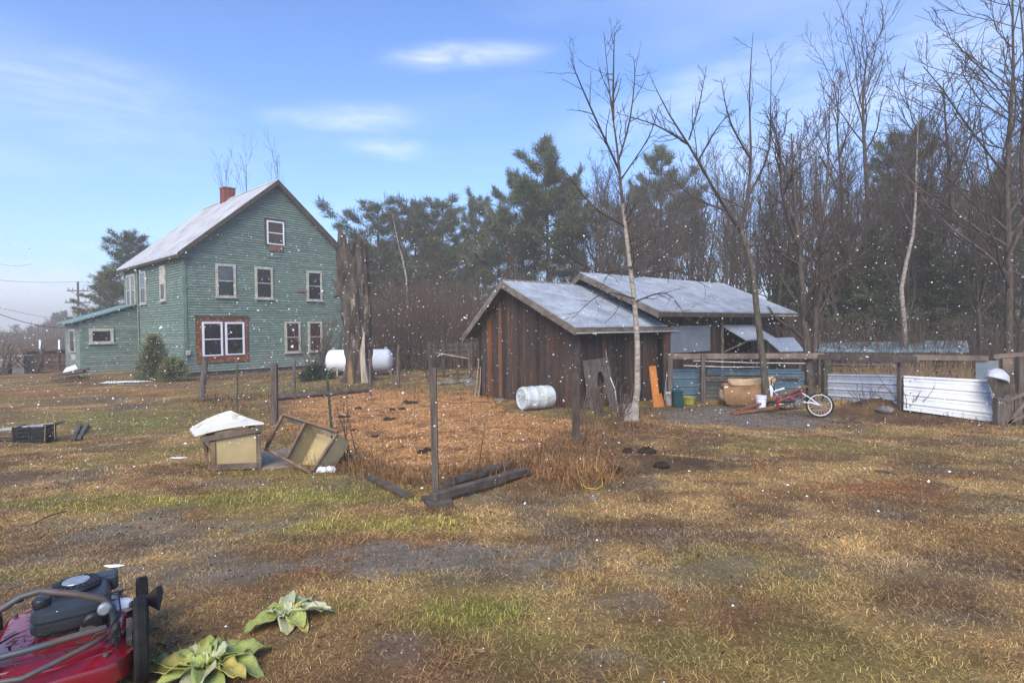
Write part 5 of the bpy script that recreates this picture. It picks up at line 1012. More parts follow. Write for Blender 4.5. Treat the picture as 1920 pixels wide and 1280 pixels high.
# orange plank, buckets, crate, tub
m_orange = mat('orange_plank', S(196, 128, 58), S(164, 98, 42), rough=.75, scale=3, stretch=(1, 1, .4), bump=.15, patch=S(120, 66, 32), pscale=9, pthr=.66, psoft=.04)
a = G(1232, 763); b = A(1223, 686, a[1] + .25); ol = thing('orange_plank', 'orange-brown plank leaning on the shed right of the birch', 'plank', a); MB().beam(a, b, .19, .035, up=UY).build('board', m_orange, ol, bevel=.004)
MB().beam(a + V(.14, .04, 0), A(1236, 738, a[1] + .05), .12, .03, up=UY).build('short_board', m_orange, ol)
m_bucket = mat('dirty_white_plastic', S(206, 206, 204), S(172, 170, 166), rough=.5, scale=4, bump=.05, patch=S(140, 132, 122), pscale=4, pthr=.6)
def bucket(name, label, base, r0, r1, h, mt, cat='bucket', lid=False):
    o = thing(name, label, cat, base); MB().lathe(base, WORLD_AX, [(r0, 0), (r1, h), (r1 - .008, h), (r0 - .008, .012), (.001, .012)] if not lid else [(r0, 0), (r1, h), (r1 + .01, h), (r1 + .01, h + .02), (.001, h + .03)], 20).build('shell', mt, o, smooth=True)
    MB().lathe(base + UZ * (h * .86), WORLD_AX, [(r1 * .985, 0), (r1 + .008, .0), (r1 + .008, .015), (r1 * .99, .015)], 20).build('rim', mt, o)
    MB().tube([base + V(math.cos(t) * (r1 + .012), -.03 - .05 * math.sin(t), h * .8 - .13 * math.sin(t)) for t in np.linspace(0, math.pi, 9)], .003, 5).build('handle', m_steel, o); return o
bucket('bucket', 'grey-white bucket standing between the orange plank and teal crate', G(1257, 759), .125, .15, .34, m_bucket)
m_teal = mat('teal_plastic', S(24, 74, 76), S(16, 50, 54), rough=.45, scale=4, bump=.05)
g = G(1274, 765); o = thing('teal_bin', 'dark teal plastic bin tipped beside the grey-white bucket', 'bin', g)
MB().prism(g, (UX, UY, UZ), [(-.12, 0), (.13, .02), (.09, .42), (-.14, .42)], 0, .3).build('shell', m_teal, o, bevel=.015); MB().prism(g, (UX, UY, UZ), [(-.155, .42), (.105, .42), (.10, .455), (-.15, .455)], -.02, .32).build('rim', m_teal, o, bevel=.008); MB().box(g, WORLD_AX, -.06, .05, -.012, -.003, .12, .32).build('panel', m_teal, o)
bucket('yellow_tub', 'shallow yellow tub on the ground right of the teal bin', G(1291, 757), .15, .19, .2, mat('yellow_plastic', S(166, 160, 62), S(116, 110, 46), rough=.5, scale=4), 'tub')
for k, x in enumerate((1250.5, 1253.5)):
    a = G(x + 1, 756) + V(0, .35, 0); tag(MB().tube([a, A(x, 697, a[1])], .013, 6).build('white_rod', m_bucket, None, loc=a), ('left of two white rods standing behind the grey-white bucket', 'right of two white rods standing behind the grey-white bucket')[k], 'rod')
m_conc = mat('pitted_concrete', S(178, 170, 164), S(128, 120, 114), rough=.95, scale=7, bump=.6)
g = G(1180, 788); o = thing('concrete_block', 'pale concrete block at the foot of the birch', 'block', g); MB().box(g - UZ * .03, (unit(V(.97, .2, 0)), unit(V(-.2, .97, 0)), UZ), -.19, .19, -.1, .12, 0, .38).build('body', m_conc, o, bevel=.02); MB().box(g + UZ * .345, (unit(V(.97, .2, 0)), unit(V(-.2, .97, 0)), UZ), -.16, .16, -.07, .09, 0, .03).build('top_layer', m_conc, o, bevel=.01)
# padded bundle
m_card = mat('brown_upholstery', S(152, 118, 84), S(112, 82, 58), rough=.9, scale=3, bump=.3); m_cardl = mat('pale_padding', S(196, 172, 140), S(152, 128, 102), rough=.9, scale=5, bump=.3)
g = G(1402, 762); o = thing('padded_bundle', 'slumped brown upholstered bundle left of the leaning forked tree', 'cushion', g)
def blob(O, sx, sy, sz, nm, mt, par, e=.55, seed=1, tilt_=0):
    rn = random.Random(seed); ph = [rn.random() * 6 for _ in range(4)]; rings = []; sg = lambda q, e_: math.copysign(abs(q) ** e_, q)
    for i in range(1, 12):
        v = -math.pi / 2 + math.pi * i / 12; ring = []
        for k in range(20):
            u = 2 * math.pi * k / 20; x = sg(math.cos(v), e) * sg(math.cos(u), e); y = sg(math.cos(v), e) * sg(math.sin(u), e); z = sg(math.sin(v), e); n_ = 1 + .07 * math.sin(3 * u + ph[0] + 2 * v) + .05 * math.sin(7 * u + ph[1]) + .05 * math.sin(5 * v + ph[2])
            ring.append(O + V(x * sx * n_ + z * tilt_, y * sy * n_, (z + 1) * sz * n_))
        rings.append(ring)
    return MB().loft(rings).build(nm, mt, par, True)
blob(g + V(0, .25, -.03), .60, .26, .28, 'body', m_card, o, .28, 4, -.06); blob(g + V(.22, .42, .5), .55, .16, .10, 'top_pad', m_cardl, o, .6, 5); blob(g + V(-.5, .3, .1), .12, .2, .16, 'torn_end', m_cardl, o, .7, 6)
bucket('bucket', 'white lidded bucket standing before the leaning forked tree', G(1427, 767), .11, .13, .33, m_vinyl, lid=True)
g = G(1452, 760); o = thing('white_bag', 'crumpled white bag hanging right of the leaning forked tree', 'bag', g); blob(g + V(.0, .3, .05), .09, .08, .30, 'body', m_vinyl, o, .8, 8); blob(g + V(.04, .3, .55), .12, .08, .09, 'top_fold', m_cardl, o, .8, 9)
# boards on the ground
m_bboard = mat('wet_brown_board', S(146, 100, 68), S(96, 62, 44), rough=.7, scale=3, stretch=(1, 1, 1), bump=.2)
for (p, q, h0, h1, lab, w) in (((1386, 773), (1512, 752), .05, .42, 'upper of two long brown boards sloping up to the bicycle', .14), ((1372, 778), (1505, 766), .03, .16, 'lower of two long brown boards before the bicycle', .15)):
    a, b = G(*p), G(*q); tag(MB().beam(a + UZ * h0, b + UZ * h1, w, .035).build('long_board', m_bboard, None, loc=a), lab, 'board')
# ---------------------------------------------------------------- bicycle
m_rim = mat('white_painted_metal', S(222, 222, 222), S(190, 190, 190), rough=.4, scale=5, bump=0); m_tyre = mat('black_rubber', S(40, 40, 42), S(24, 24, 25), rough=.8, scale=20, bump=.2); m_redp = mat('red_bike_paint', S(146, 34, 40), S(104, 22, 30), rough=.35, scale=4, bump=0, spec=.5)
wb = G(1537, 783); wr = .285; wc = wb + UZ * wr; wu = unit(V(.93, -.36, 0)); wn = np.cross(wu, UZ); bike = thing('bicycle', 'wrecked red and white bicycle lying by the fence corner', 'bicycle', wb)
def wheel(c, u, w_, rr, par):
    cir = lambda R0, n=36: [c + (u * math.cos(t) + w_ * math.sin(t)) * R0 for t in np.linspace(0, 2 * math.pi, n + 1)]
    ty = MB().tube(cir(rr - .02), .02, 8, False).build('wheel', m_tyre, par, True); MB().tube(cir(rr - .05), .014, 6, False).build('rim', m_rim, ty, True); nn = np.cross(u, w_)
    for k in range(18):
        t = k * math.pi / 9; e = c + (u * math.cos(t) + w_ * math.sin(t)) * (rr - .06); MB().tube([c + nn * (.03 if k % 2 else -.03), e], .0022, 4).build('spoke', m_rim, ty)
    MB().tube([c - nn * .05, c + nn * .05], .022, 10).build('hub', m_steel, ty, True); return ty
wheel(wc, wu, UZ, wr, bike)
bk = lambda a, z, o=0: wc + wu * a + UZ * (z - wr) + wn * o
for o_ in (-.06, .06): MB().tube([bk(0, wr, o_), bk(-.16, wr + .05, o_), bk(-.40, wr + .06, o_ * .5)], .014, 8).build('chainstay', m_rim, bike, True); MB().tube([bk(0, wr, o_), bk(-.2, wr + .16, o_), bk(-.36, wr + .26, o_ * .3)], .012, 8).build('seatstay', m_rim, bike, True)
MB().tube([bk(-.40, wr + .06), bk(-.62, wr + .17), bk(-.86, wr + .02)], .024, 10).build('frame_tube', m_redp, bike, True); MB().tube([bk(-.36, wr + .28), bk(-.6, wr + .16), bk(-.84, wr + .06)], .022, 10).build('frame_tube', m_redp, bike, True); MB().tube([bk(-.42, wr + .02), bk(-.33, wr + .36)], .018, 8).build('seat_tube', m_redp, bike, True)
MB().tube([bk(-.86, wr + .15), bk(-.86, wr - .1)], .03, 10).build('head_tube', m_redp, bike, True)
for o_ in (-.05, .05): MB().tube([bk(-.87, wr + .2, o_), bk(-.95, wr + .28, o_), bk(-.72, wr + .36, o_)], .017, 8).build('fork_leg', m_rim, bike, True)
MB().tube([bk(-.92, wr + .3), bk(-.98, wr + .42, .05), bk(-1.0, wr + .55, .0), bk(-.94, wr + .58, -.06)], .013, 7).build('handlebar', m_tyre, bike, True)
MB().lathe(bk(-.42, wr + .05, .05), (wu, UZ, wn), [(.001, 0), (.085, 0), (.085, .008), (.001, .008)], 20).build('chainring', m_steel, bike); MB().tube([bk(-.42, wr + .05, .06), bk(-.50, wr - .08, .07)], .011, 6).build('crank', m_steel, bike, True); MB().box(bk(-.50, wr - .09, .1), (wu, wn, UZ), -.045, .045, -.03, .03, -.012, .012).build('pedal', m_tyre, bike)
wheel(G(1480, 768) + UZ * .05 + V(0, .25, 0), unit(V(.95, .3, .04)), unit(V(-.3, .95, .1)), .27, bike)
# ---------------------------------------------------------------- right pen fence
m_sheet = mat('white_metal_sheet', S(218, 220, 224), S(190, 194, 202), rough=.45, scale=1.5, bump=.04, patch=S(132, 128, 124), pscale=2.6, pthr=.73, psoft=.05, metal=.0)
m_blue = mat('blue_grey_sheet', S(84, 108, 124), S(56, 76, 92), rough=.5, scale=1.5, bump=.05, patch=S(122, 128, 132), pscale=2, pthr=.62)
m_blueroof = mat('faded_blue_roof_metal', S(120, 142, 156), S(88, 110, 124), rough=.45, scale=2, bump=.05, patch=S(160, 172, 180), pscale=2, pthr=.55)
m_rail = mat('grey_brown_rail', S(136, 120, 108), S(92, 78, 70), rough=.9, scale=3, bump=.4, rnd=.12)
def sheet(name, label, TL, TR, BR, BL, ribs, mt, depth=.022, cat='metal sheet'):
    TL, TR, BR, BL = [np.asarray(p, float) for p in (TL, TR, BR, BL)]; n = unit(np.cross(TR - TL, BL - TL)); n = -n if n[1] > 0 else n
    rows = []; prof = []
    for k in range(ribs):
        f0 = k / ribs; prof += [(f0, 0), (f0 + .10 / ribs, 1), (f0 + .22 / ribs, 1), (f0 + .32 / ribs, 0), (f0 + .5 / ribs, .0), (f0 + .54 / ribs, .35), (f0 + .60 / ribs, .35), (f0 + .64 / ribs, 0)]
    prof.append((1, 0)); top = []
    for f, h in prof: top.append([TL + (BL - TL) * f + (TR - TL + (BR - BL - TR + TL) * f) * q + n * (depth * h + .012 * math.sin(q * 9 + f * 3)) for q in np.linspace(0, 1, 7)])
    m = MB(); m.loft(top, False, False); k0 = len(m.v); m.v += [tuple(np.array(p) - n * .003) for p in m.v]; m.f += [tuple(i + k0 for i in f)[::-1] for f in m.f]
    t = thing(name, label, cat, V(*((BL + BR) / 2)[:2], min(BL[2], BR[2]))); m.build('sheet', mt, t)
    for q in (.08, .92):
        for f in (.15, .5, .85): p = TL + (BL - TL) * f + (TR - TL) * q + n * .02; MB().lathe(p, (unit(TR - TL), unit(TL - BL), n), [(.014, 0), (.012, .012), (.001, .014)], 8).build('screw', m_steel, t)
    return t
F0, F1, F2, F3 = G(1250, 755), G(1548, 753), G(1688, 764), G(1872, 791)
def fpost(px, py, top, w, lab, mt=m_post):
    b = G(px, py); t = A(px, top, b[1]); o = thing('pen_post', lab, 'post', b); MB().beam(b - UZ * .3, t, w, w * .85, up=UY, jit=.04).build('shaft', mt, o, bevel=.006); return b, t
pb0 = fpost(1256, 757, 664, .13, 'grey post at the left end of the right pen fence'); pbx = fpost(1318, 756, 664, .10, 'post between the blue-grey sheets left of the bundle'); pb1 = fpost(1549, 754, 664, .19, 'thick mossy post left of the white metal sheets', m_moss); pb2 = fpost(1690, 765, 672, .13, 'middle post between the two white metal sheets', m_rail); pb3 = fpost(1873, 797, 745, .16, 'low post at the right end of the white metal sheet'); pb4 = fpost(1885, 797, 742, .10, 'thin low post beside the wooden gate'); pb5 = fpost(1498, 752, 662, .10, 'post hidden beside the two-stemmed tree')
def rail(p, q, h, w, lab, mt=m_rail):
    t = tag(MB().beam(p, q, w, h, jit=.02).build('fence_rail', mt, None, bevel=.006, loc=p), lab, 'rail'); return t
rail(A(1250, 668, F0[1] - .1), A(1545, 667, F1[1] - .1), .15, .05, 'long weathered top rail over the blue-grey sheets')
rail(A(1535, 669, F1[1] - .14), A(1722, 674, F2[1] - .6), .15, .05, 'weathered top rail over the left white metal sheet'); rail(A(1712, 670, F2[1] - .2), A(1852, 672, F3[1] + .9), .12, .05, 'weathered top rail over the right white metal sheet')
rail(A(1318, 708, F0[1] - .05), A(1500, 708, F1[1] - .05), .07, .05, 'lower mossy rail behind the brown bundle', m_moss)
def fq(px, py, t, off=0): return A(px, py, t + off)
sheet('metal_sheet', 'left white ribbed metal sheet of the pen fence', A(1553, 701, F1[1] - .2), A(1683, 703, F2[1] + .15), A(1683, 762, F2[1] + .1), A(1553, 752, F1[1] - .25), 4, m_sheet)
sheet('metal_sheet', 'right long white ribbed metal sheet with a slanted end', A(1694, 704, F2[1] - .15), A(1852, 712, F3[1] + .28), A(1870, 792, F3[1] + .05), A(1694, 768, F2[1] - .2), 4, m_sheet)
sheet('metal_sheet', 'dark blue-grey sheet right of the white rods', A(1261, 692, F0[1] + .1), A(1311, 692, F0[1] + .1), A(1312, 750, F0[1] + .1), A(1262, 753, F0[1] + .1), 4, m_blue, .02)
sheet('metal_sheet', 'narrow blue strip above the mossy lower rail', A(1326, 692, F0[1] + .2), A(1500, 692, F1[1] + .1), A(1500, 704, F1[1] + .1), A(1326, 703, F0[1] + .2), 1, m_blue, .015)
sheet('metal_sheet', 'blue-grey sheet behind the bicycle handlebar', A(1440, 697, F1[1] + .05), A(1508, 697, F1[1] + .05), A(1508, 752, F1[1] + .05), A(1440, 752, F1[1] + .05), 4, m_blue, .02)
sheet('metal_sheet', 'dull grey sheet low behind the brown bundle', A(1322, 712, F0[1] + .25), A(1438, 712, F1[1] + .2), A(1438, 755, F1[1] + .2), A(1322, 756, F0[1] + .25), 3, mat('dull_grey_sheet', S(98, 100, 98), S(66, 66, 64), rough=.7, scale=3), .015)
for k, (p, q, lab) in enumerate((((1300, 676, F0[1] - .15), (1510, 681, F1[1] - .15), 'upper pale pipe strung under the long top rail'), ((1282, 685, F0[1] - .15), (1440, 688, F1[1] - .15), 'lower pale pipe strung under the long top rail'), ((1550, 682, F1[1] - .3), (1700, 683, F2[1] - .1), 'pale wire strung above the left white metal sheet'))):
    tag(MB().tube([A(*p), (A(*p) + A(*q)) / 2 - UZ * .02, A(*q)], .012 if k < 2 else .007, 6).build('pale_pipe', m_bucket, None, loc=A(*p)), lab, 'pipe')
# tan dry weeds standing inside the pen, seen over the sheets
rnd = random.Random(91); b1 = []
for i in range(700):
    p = A(rnd.uniform(1560, 1830), 640, rnd.uniform(15.6, 17.5)); b = V(p[0], p[1], float(gz(p[0], p[1]))); b1.append(grow(b, V(rnd.gauss(0, .25), rnd.gauss(0, .25), 1), rnd.uniform(.6, 1.15), .006, .003, 4, .02, .12, rnd))
v, f = joinq(tubes_of(b1, 3)); tag(npmesh('dry_weeds', v, f, mat('tan_dry_weeds', S(176, 150, 112), S(128, 100, 72), scale=1)), 'tan dry weeds standing inside the pen above the sheets', 'weeds', kind='stuff')
# low roofed run behind the fence
lr = thing('low_run', 'low animal run with a faded blue ribbed metal roof', 'shed', V(*A(1675, 660, 19)[:2], -.5))
RQ = [A(1538, 642, 20.6), A(1813, 638, 20.6), A(1817, 659, 18.8), A(1534, 658, 18.8)]
slab(RQ, .03, 'roof', m_blueroof, lr)
for k in range(5):
    f = (k + .5) / 5; a = RQ[0] + (RQ[3] - RQ[0]) * f; b = RQ[1] + (RQ[2] - RQ[1]) * f; MB().beam(a + UZ * .014, b + UZ * .014, .05, .022).build('roof_rib', m_blueroof, lr)
MB().beam(RQ[3] - UZ * .10, RQ[2] - UZ * .10, .05, .14).build('eave_beam', m_dark, lr)
for q in (.02, .25, .5, .75, .98):
    p = RQ[3] + (RQ[2] - RQ[3]) * q; MB().beam(V(p[0], p[1] + .1, -.6), p - UZ * .05 + V(0, .1, 0), .09, .09, up=UY).build('post', m_post, lr)
for k in range(5): a = RQ[3] + V(0, .18, -.25 - k * .17); b = RQ[2] + V(0, .18, -.25 - k * .17); MB().beam(a, b, .02, .12).build('board', m_rail if k in (0, 3) else m_dark, lr)
# wood sheds panels right of the hatch: lifted second lid
o = thing('sloping_lid', 'pale metal lid sloping beside the two-stemmed tree', 'lid', V(*A(1470, 700, 17.5)[:2], -.5)); slab([A(1434, 634, 18.6), A(1488, 632, 18.4), A(1508, 657, 17.2), A(1462, 658, 17.4)], .03, 'panel', m_sroof, o)
for px in (1440, 1500): b = A(px, 655, 17.8); MB().beam(V(b[0], b[1], -.55), b + UZ * .0, .07, .07, up=UY).build('prop', m_dark, o)
# right end: grey panel, gatepost board, white bag on a brown board, wooden gate
o = thing('grey_hoarding', 'flat grey-blue panel behind the white cone', 'hoarding', V(*G(1848, 770)[:2], -.45)); slab2 = lambda c4, th, nm, m, par: slab(c4, th, nm, m, par)
dF = F3[1] + .9; MB().hexa([A(x, y, dF + z) for x, y, z in ((1829, 676, 0), (1872, 676, 0), (1872, 676, .04), (1829, 676, .04), (1830, 760, 0), (1872, 760, 0), (1872, 760, .04), (1830, 760, .04))]).build('board', m_gpanel, o); MB().beam(A(1868, 672, dF + .05), A(1868, 772, dF + .05), .08, .08, up=UY).build('post', m_post, o)
o = thing('gate_board', 'upright reddish-grey board right of the white cone', 'board', V(*G(1890, 785)[:2], -.45)); MB().beam(A(1890, 790, 12.9), A(1889, 672, 12.9), .24, .04, up=UY).build('board', m_rail, o); MB().beam(A(1862, 668, 12.95), A(1925, 664, 12.95), .03, .10).build('cross_board', m_rail, o)
m_bag = mat('grey_white_bag', S(196, 200, 208), S(160, 164, 174), rough=.5, scale=3, bump=.4)
o = thing('cone_bag', 'grey-white cone-shaped bag capping the fence end', 'bag', A(1870, 712, 11.9)); cb = A(1868, 712, 11.85)
tip = unit(V(.35, .1, 1)); e1 = unit(np.cross(tip, UY)); e2 = np.cross(tip, e1)
MB().loft([[cb + (e1 * math.cos(t) * 1.15 + e2 * math.sin(t)) * rr * (1 + .06 * math.sin(t * 5)) + tip * hh for t in np.linspace(0, 6.283, 20, False)] for rr, hh in ((.17, -.01), (.20, .0), (.195, .06), (.17, .14), (.11, .20), (.05, .24), (.01, .25))]).build('cap', m_bag, o, True)
o = thing('brown_board', 'slanted brown board under the white cone', 'board', G(1875, 793)); MB().hexa([A(x, y, d_) for x, y, d_ in ((1850, 711, 11.75), (1888, 713, 11.75), (1888, 713, 11.8), (1850, 711, 11.8), (1872, 758, 11.75), (1908, 740, 11.75), (1908, 740, 11.8), (1872, 758, 11.8))]).build('board', m_dark, o); MB().beam(A(1873, 757, 11.8), A(1875, 800, 11.8), .10, .05, up=UY).build('stub', m_dark, o)
o = thing('wooden_gate', 'grey wooden gate leaning at the right edge of the yard', 'gate', G(1905, 805)); dg = 11.4
for (a, b, w) in (((1890, 740), (1892, 802), .10), ((1906, 738), (1908, 806), .10), ((1922, 735), (1924, 808), .10), ((1940, 733), (1942, 810), .10)): MB().beam(A(*a, dg), A(*b, dg), w, .03, up=UY).build('board', m_post, o)
for (a, b) in (((1886, 752), (1946, 728)), ((1888, 792), (1946, 770)), ((1888, 796), (1944, 728))): MB().beam(A(*a, dg - .05), A(*b, dg - .05), .03, .06).build('cross_bar', m_rail, o)
for (px, top, lab) in ((1912, 668, 'tall grey post behind the wooden gate'), (1938, 660, 'grey post cut by the right edge of the frame')): fpost(px, 780, top, .12, lab)
# ---------------------------------------------------------------- back fence left of the shed, stones, clods
o = thing('grey_board_fence', 'old grey board fence seen between the thicket and the shed', 'fence', V(*A(850, 700, 24)[:2], -.5))
for k, y in enumerate((645, 654, 664)): MB().beam(A(800, y + 3, 24.2), A(892, y, 24.2), .03, .16).build('board', m_dark, o)
for px in (806, 832, 858, 884): MB().beam(A(px, 712, 24.1), A(px, 640, 24.1), .10, .10, up=UY).build('post', m_dark, o)
MB().beam(A(812, 660, 23.9), A(880, 672, 23.9), .04, .05).build('fallen_rail', m_pole, o)
shrub('leaning_sapling', 'dark bent sapling leaning over the old grey board fence', G(812, 715), 3, 2.6, .4, m_twig, 92, 5, .012, 'sapling')
m_stone = mat('grey_field_stone', S(132, 126, 120), S(84, 80, 76), rough=.95, scale=5, bump=.5)
for k, (px, py, r, lab) in enumerate(((820, 722, .22, 'leftmost grey field stone behind the pen'), (843, 720, .26, 'flat grey field stone behind the pen'), (873, 718, .28, 'whitish round stone left of the shed'), (882, 724, .22, 'brownish stone close to the leaning pole'), (938, 752, .14, 'small stone along the shed wall'), (1112, 935, .05, 'small pale stone right of the timber sill'), (1376, 862, .06, 'small pale stone on the right lawn'), (1470, 985, .03, 'tiny stone in the middle of the right lawn'))):
    c = G(px, py); blob_o = thing('field_stone', lab, 'stone', c); blob(c - UZ * r * .25, r, r * .8, r * .45, 'body', m_stone, blob_o, .9, 30 + k)
m_clod = mat('dark_clod', S(54, 44, 38), S(28, 23, 21), rough=.95, scale=14, bump=.9)
for k, (px, py, r, lab) in enumerate(((762, 755, .10, 'dark clod at the far side of the pen'), (770, 757, .12, 'larger dark clod at the far side of the pen'), (778, 756, .09, 'rightmost dark clod at the far side of the pen'), (754, 768, .09, 'dark clod below the far row of clods'), (736, 769, .08, 'dark clod left of the far row'), (672, 767, .09, 'dark clod straight right of the leaning stake'), (726, 788, .10, 'dark clod in the middle of the pen'), (738, 786, .06, 'small clod in the middle of the pen'), (703, 820, .07, 'dark clod in the near part of the pen'), (792, 850, .08, 'dark clod left of the tall corner post'), (802, 846, .08, 'dark clod touching the tall corner post'), (640, 783, .09, 'dark clod beside the leaning stake'), (652, 782, .07, 'smaller clod beside the leaning stake'), (665, 808, .07, 'brown clod near the leaning stake'),
        (1153, 884, .10, 'black lump of soil right of the tall tuft'), (1212, 850, .14, 'green-black lump on the dark soil patch'), (1240, 876, .10, 'black lump at the right of the dark soil patch'), (1178, 848, .09, 'brown lump on the dark soil patch'), (1780, 768, .22, 'rounded rock on the soil heap before the metal sheet'), (1660, 772, .18, 'rounded rock at the left of the soil heap'))):
    c = G(px, py); t = thing('soil_clod', lab, 'clod', c); blob(c - UZ * r * .3, r, r * .75, r * .5, 'body', m_clod if k < 18 else m_stone, t, .95, 60 + k)
hz_ = [G(1090, 912) + UZ * .03, G(1100, 918) + UZ * .02, G(1118, 920) + UZ * .02, G(1130, 915) + UZ * .03, G(1128, 900) + UZ * .06, G(1115, 892) + UZ * .12]
tag(MB().tube(hz_, .006, 6).build('yellow_hose', mat('yellow_hose', S(206, 176, 66), S(176, 140, 44), rough=.5), None, True, loc=hz_[0]), 'short loop of yellow hose by the tall tan tuft', 'hose')
for k, (p, q, lab) in enumerate((((1640, 884), (1682, 891), 'dark stick lying on the right lawn'), ((1310, 806), (1345, 809), 'grey stick at the edge of the gravel path'), ((60, 985), (125, 960), 'dry stick on the left lawn'), ((105, 905), (140, 917), 'pale twig on the left lawn'))):
    a, b = G(*p), G(*q); tag(MB().tube([a + UZ * .012, (a + b) / 2 + UZ * .03, b + UZ * .012], [.012, .014, .008] if k < 2 else [.006, .007, .004], 6).build('stick', m_timber if k == 0 else m_post, None, loc=a), lab, 'stick')
# ---------------------------------------------------------------- far left: deck, debris, utility pole
m_deck = mat('dark_red_deck_wood', S(104, 80, 74), S(62, 46, 44), rough=.9, scale=3, bump=.3, rnd=.12)
o = thing('dark_deck', 'low dark red wooden deck wall at the far left', 'deck', V(*A(95, 705, 31)[:2], -.6)); dd = 31
for k in range(6): MB().beam(A(46, 662 + k * 8.6, dd), A(142, 660 + k * 8.6, dd + .8), .04, .23).build('board', m_deck, o)
MB().beam(A(44, 657, dd - .1), A(144, 654, dd + .7), .2, .12).build('top_rail', m_deck, o)
for px in (48, 78, 110, 138): MB().beam(A(px, 714, dd - .15), A(px, 658, dd - .15), .12, .1, up=UY).build('post', m_deck, o)
for px in (76, 112): MB().beam(A(px, 655, dd), A(px, 637, dd), .10, .10, up=UY).build('white_post', m_vinyl, o)
for k, (px, py, lab) in enumerate(((18, 712, 'left pale concrete block by the far left deck'), (38, 708, 'right pale concrete block by the far left deck'))):
    g = A(px, py, 29); t = thing('concrete_block', lab, 'block', V(g[0], g[1], -.6)); MB().box(V(g[0], g[1], -.62), WORLD_AX, -.45, .45, -.3, .3, 0, .75 + .2 * k).build('body', m_conc, t, bevel=.04); MB().box(V(g[0], g[1], .14 + .2 * k), WORLD_AX, -.5, .5, -.34, .34, 0, .12).build('cap', m_conc, t, bevel=.03)
o = thing('debris_pile', 'heap of snowy boards beside the wing of the farmhouse', 'debris', G(118, 716)); rnd = random.Random(17)
for k in range(9):
    a = G(rnd.uniform(92, 125), 716) + UZ * rnd.uniform(.05, .4); MB().beam(a, a + V(rnd.uniform(.5, 1.4), rnd.uniform(-.2, .3), rnd.uniform(0, .3)), .18, .04).build('board', rnd.choice((m_post, m_deck)), o)
slab([G(118, 713) + UZ * .35, G(146, 713) + UZ * .55, G(142, 707) + UZ * .6, G(124, 707) + UZ * .45], .04, 'snowy_board', m_snow, o)
snowpatch(240, 716, .9, .25, 'white snow streak on the ground before the house wing', .04); snowpatch(205, 718, .4, .15, 'small snow streak before the wing window', .03)
m_pole2 = mat('utility_pole_wood', S(112, 100, 96), S(76, 66, 62), rough=.9, scale=4, stretch=(3, 3, .4)); dp = 72; o = thing('utility_pole', 'wooden utility pole with two crossarms far left', 'utility pole', V(*A(147, 640, dp)[:2], -.5))
b = A(147, 640, dp); t0 = A(146, 528, dp); MB().tube([V(b[0], b[1], -.6), t0], [.19, .13], 10).build('shaft', m_pole2, o, True)
for (y, x0, x1) in ((545, 126, 166), (567, 122, 170)):
    MB().beam(A(x0, y, dp - .2), A(x1, y, dp - .2), .12, .16).build('crossarm', m_pole2, o)
    for px in (x0 + 2, x0 + 10, x1 - 10, x1 - 2): MB().lathe(A(px, y, dp - .2) + UZ * .08, WORLD_AX, [(.05, 0), (.08, .08), (.04, .22), (.07, .26), (.01, .32)], 8).build('insulator', m_conc, o)
for s_ in (-1, 1): MB().beam(A(146 + s_ * 14, 546, dp - .12), A(146, 554, dp - .12), .04, .05).build('brace', m_pole2, o)
for k, (p, q, r, lab) in enumerate((((146, 528, dp), (-70, 517, dp - 10), .02, 'topmost power line running left from the utility pole'), ((146, 528, dp), (245, 524, dp + 25), .02, 'power line running right from the utility pole top'), ((150, 640 - 26, 34), (-40, 574, 26), .016, 'lowest service cable sagging to the house wing'), ((150, 600, 60), (-60, 560, 40), .014, 'middle service cable at the far left'), ((60, 495, 60), (-30, 487, 50), .012, 'short upper cable at the left edge'))):
    a, b = A(*p), A(*q); ext = 6 if k != 1 else 1; e = a + (b - a) * ext; e[2] = b[2] + (1.2 if ext > 1 else 0); sg_ = .35
    tag(MB().tube([a + (b - a) * i / 10 - UZ * sg_ * math.sin(math.pi * i / 10) for i in range(10)] + [b + (e - b) * (i / 8) - UZ * .35 * math.sin(math.pi * i / 8) for i in range(9 if ext > 1 else 1)], r, 4).build('power_line', m_blk, None, loc=a), lab, 'cable')
shrub('roadside_bush', 'tangle of bare brown bushes before the far left deck', A(60, 714, 29) * V(1, 1, 0) + V(0, 0, -.55), 26, 1.6, .5, m_brush, 93, 5, .012); shrub('roadside_bush', 'bare bush at the left edge by the concrete blocks', A(5, 714, 28) * V(1, 1, 0) + V(0, 0, -.55), 18, 1.9, .4, m_brush2, 94, 5, .012)
